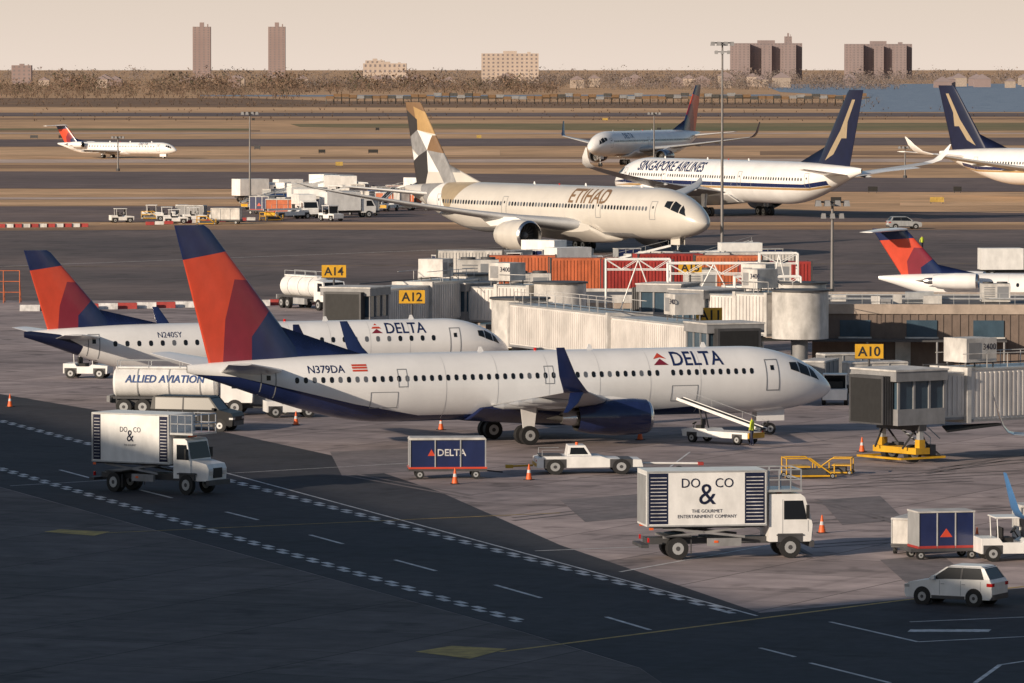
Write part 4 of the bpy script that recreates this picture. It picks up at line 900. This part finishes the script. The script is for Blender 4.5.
t2=[M('hazed_tree_%d'%i,c,.9,var=.2,scale=.1,spec=.05) for i,c in enumerate([(.20,.165,.155),(.18,.15,.15),(.23,.18,.16),(.165,.145,.135)])]  # lightened tree tones carry distance haze in their colour
treeline('tree_line',(-350,560),(89,94),800,(7,14),t1)
for i in range(10):
    u=random.uniform(-60,540); treeline('tree_line',(u-14,u+14),(89,92),14,(14,20),t1,60)
treeline('tree_line',(-350,300),(94,99),450,(4,9),t1,40)
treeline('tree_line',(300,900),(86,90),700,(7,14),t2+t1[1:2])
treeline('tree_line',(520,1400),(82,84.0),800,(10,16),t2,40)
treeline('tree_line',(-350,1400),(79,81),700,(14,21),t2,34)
treeline('shrub_line',(-350,880),(98,107),900,(1.5,4),t1,16)
treeline('shrub_line',(0,1024),(107,121),260,(.8,2.2),t1,12)
# ---------------------------------------------------------------- unseen block added off frame, outlined to cast the foreground shadow
B=MB(); pts=[(-145,251),(-103,123),(-91,132),(-86,-100),(-300,-100),(-300,251)]; n=len(pts); HH=45
B.add([(p[0],p[1],0) for p in pts]+[(p[0],p[1],HH) for p in pts],[list(range(n)),list(range(n,2*n))]+[(i,(i+1)%n,n+(i+1)%n,n+i) for i in range(n)],tan)
for k in range(12):
    z=2+k*3.6
    for i in range(4):
        a=Vector(pts[i]);b_=Vector(pts[(i+1)%n]); d=(b_-a); nn=Vector((-d.y,d.x)).normalized()
        if nn.x<0: nn=-nn
        a2=a+d*.02+nn*.06;b2=b_-d*.02+nn*.06; B.add([(a2.x,a2.y,z),(b2.x,b2.y,z),(b2.x,b2.y,z+1.8),(a2.x,a2.y,z+1.8)],[(0,1,2,3)],bglass)
B.obj('shadow_block')
# ---------------------------------------------------------------- light
EL=math.radians(16); AZ=Vector((.72,.694)).normalized()
sun=bpy.data.lights.new('sun','SUN'); sun.energy=5.0; sun.angle=math.radians(.5); sun.color=(1,.83,.64)
so=bpy.data.objects.new('sun',sun); sc.collection.objects.link(so)
d=Vector((AZ.x*math.cos(EL),AZ.y*math.cos(EL),-math.sin(EL))); so.rotation_euler=d.to_track_quat('-Z','Y').to_euler()
w=bpy.data.worlds.new('World'); sc.world=w; w.use_nodes=True; nt=w.node_tree; bg=nt.nodes['Background']
sk=nt.nodes.new('ShaderNodeTexSky'); sk.sky_type='NISHITA'; sk.sun_disc=False; sk.sun_elevation=EL; sk.sun_rotation=math.atan2(-AZ.x,-AZ.y); sk.dust_density=1.0; sk.air_density=1.0; sk.altitude=20
mx=nt.nodes.new('ShaderNodeMix'); mx.data_type='RGBA'; mx.inputs['B'].default_value=(9.5,8.0,6.9,1)
tc=nt.nodes.new('ShaderNodeTexCoord'); sp=nt.nodes.new('ShaderNodeSeparateXYZ'); mr=nt.nodes.new('ShaderNodeMapRange')
nt.links.new(tc.outputs['Generated'],sp.inputs[0]); nt.links.new(sp.outputs['Z'],mr.inputs['Value'])
mr.inputs['From Min'].default_value=0; mr.inputs['From Max'].default_value=.08; mr.inputs['To Min'].default_value=.97; mr.inputs['To Max'].default_value=0
nt.links.new(mr.outputs[0],mx.inputs['Factor'])
nt.links.new(sk.outputs[0],mx.inputs['A']); nt.links.new(mx.outputs['Result'],bg.inputs['Color']); bg.inputs['Strength'].default_value=.088
# ---------------------------------------------------------------- camera
cam=bpy.data.cameras.new('camera'); cam.sensor_width=36; cam.lens=F*36/1024; cam.clip_start=1; cam.clip_end=30000
c=bpy.data.objects.new('camera',cam); sc.collection.objects.link(c); c.location=(0,0,H); c.rotation_euler=(math.pi/2-PITCH,0,0); sc.camera=c
sc.view_settings.view_transform='Standard'; sc.view_settings.look='None'; sc.view_settings.exposure=0
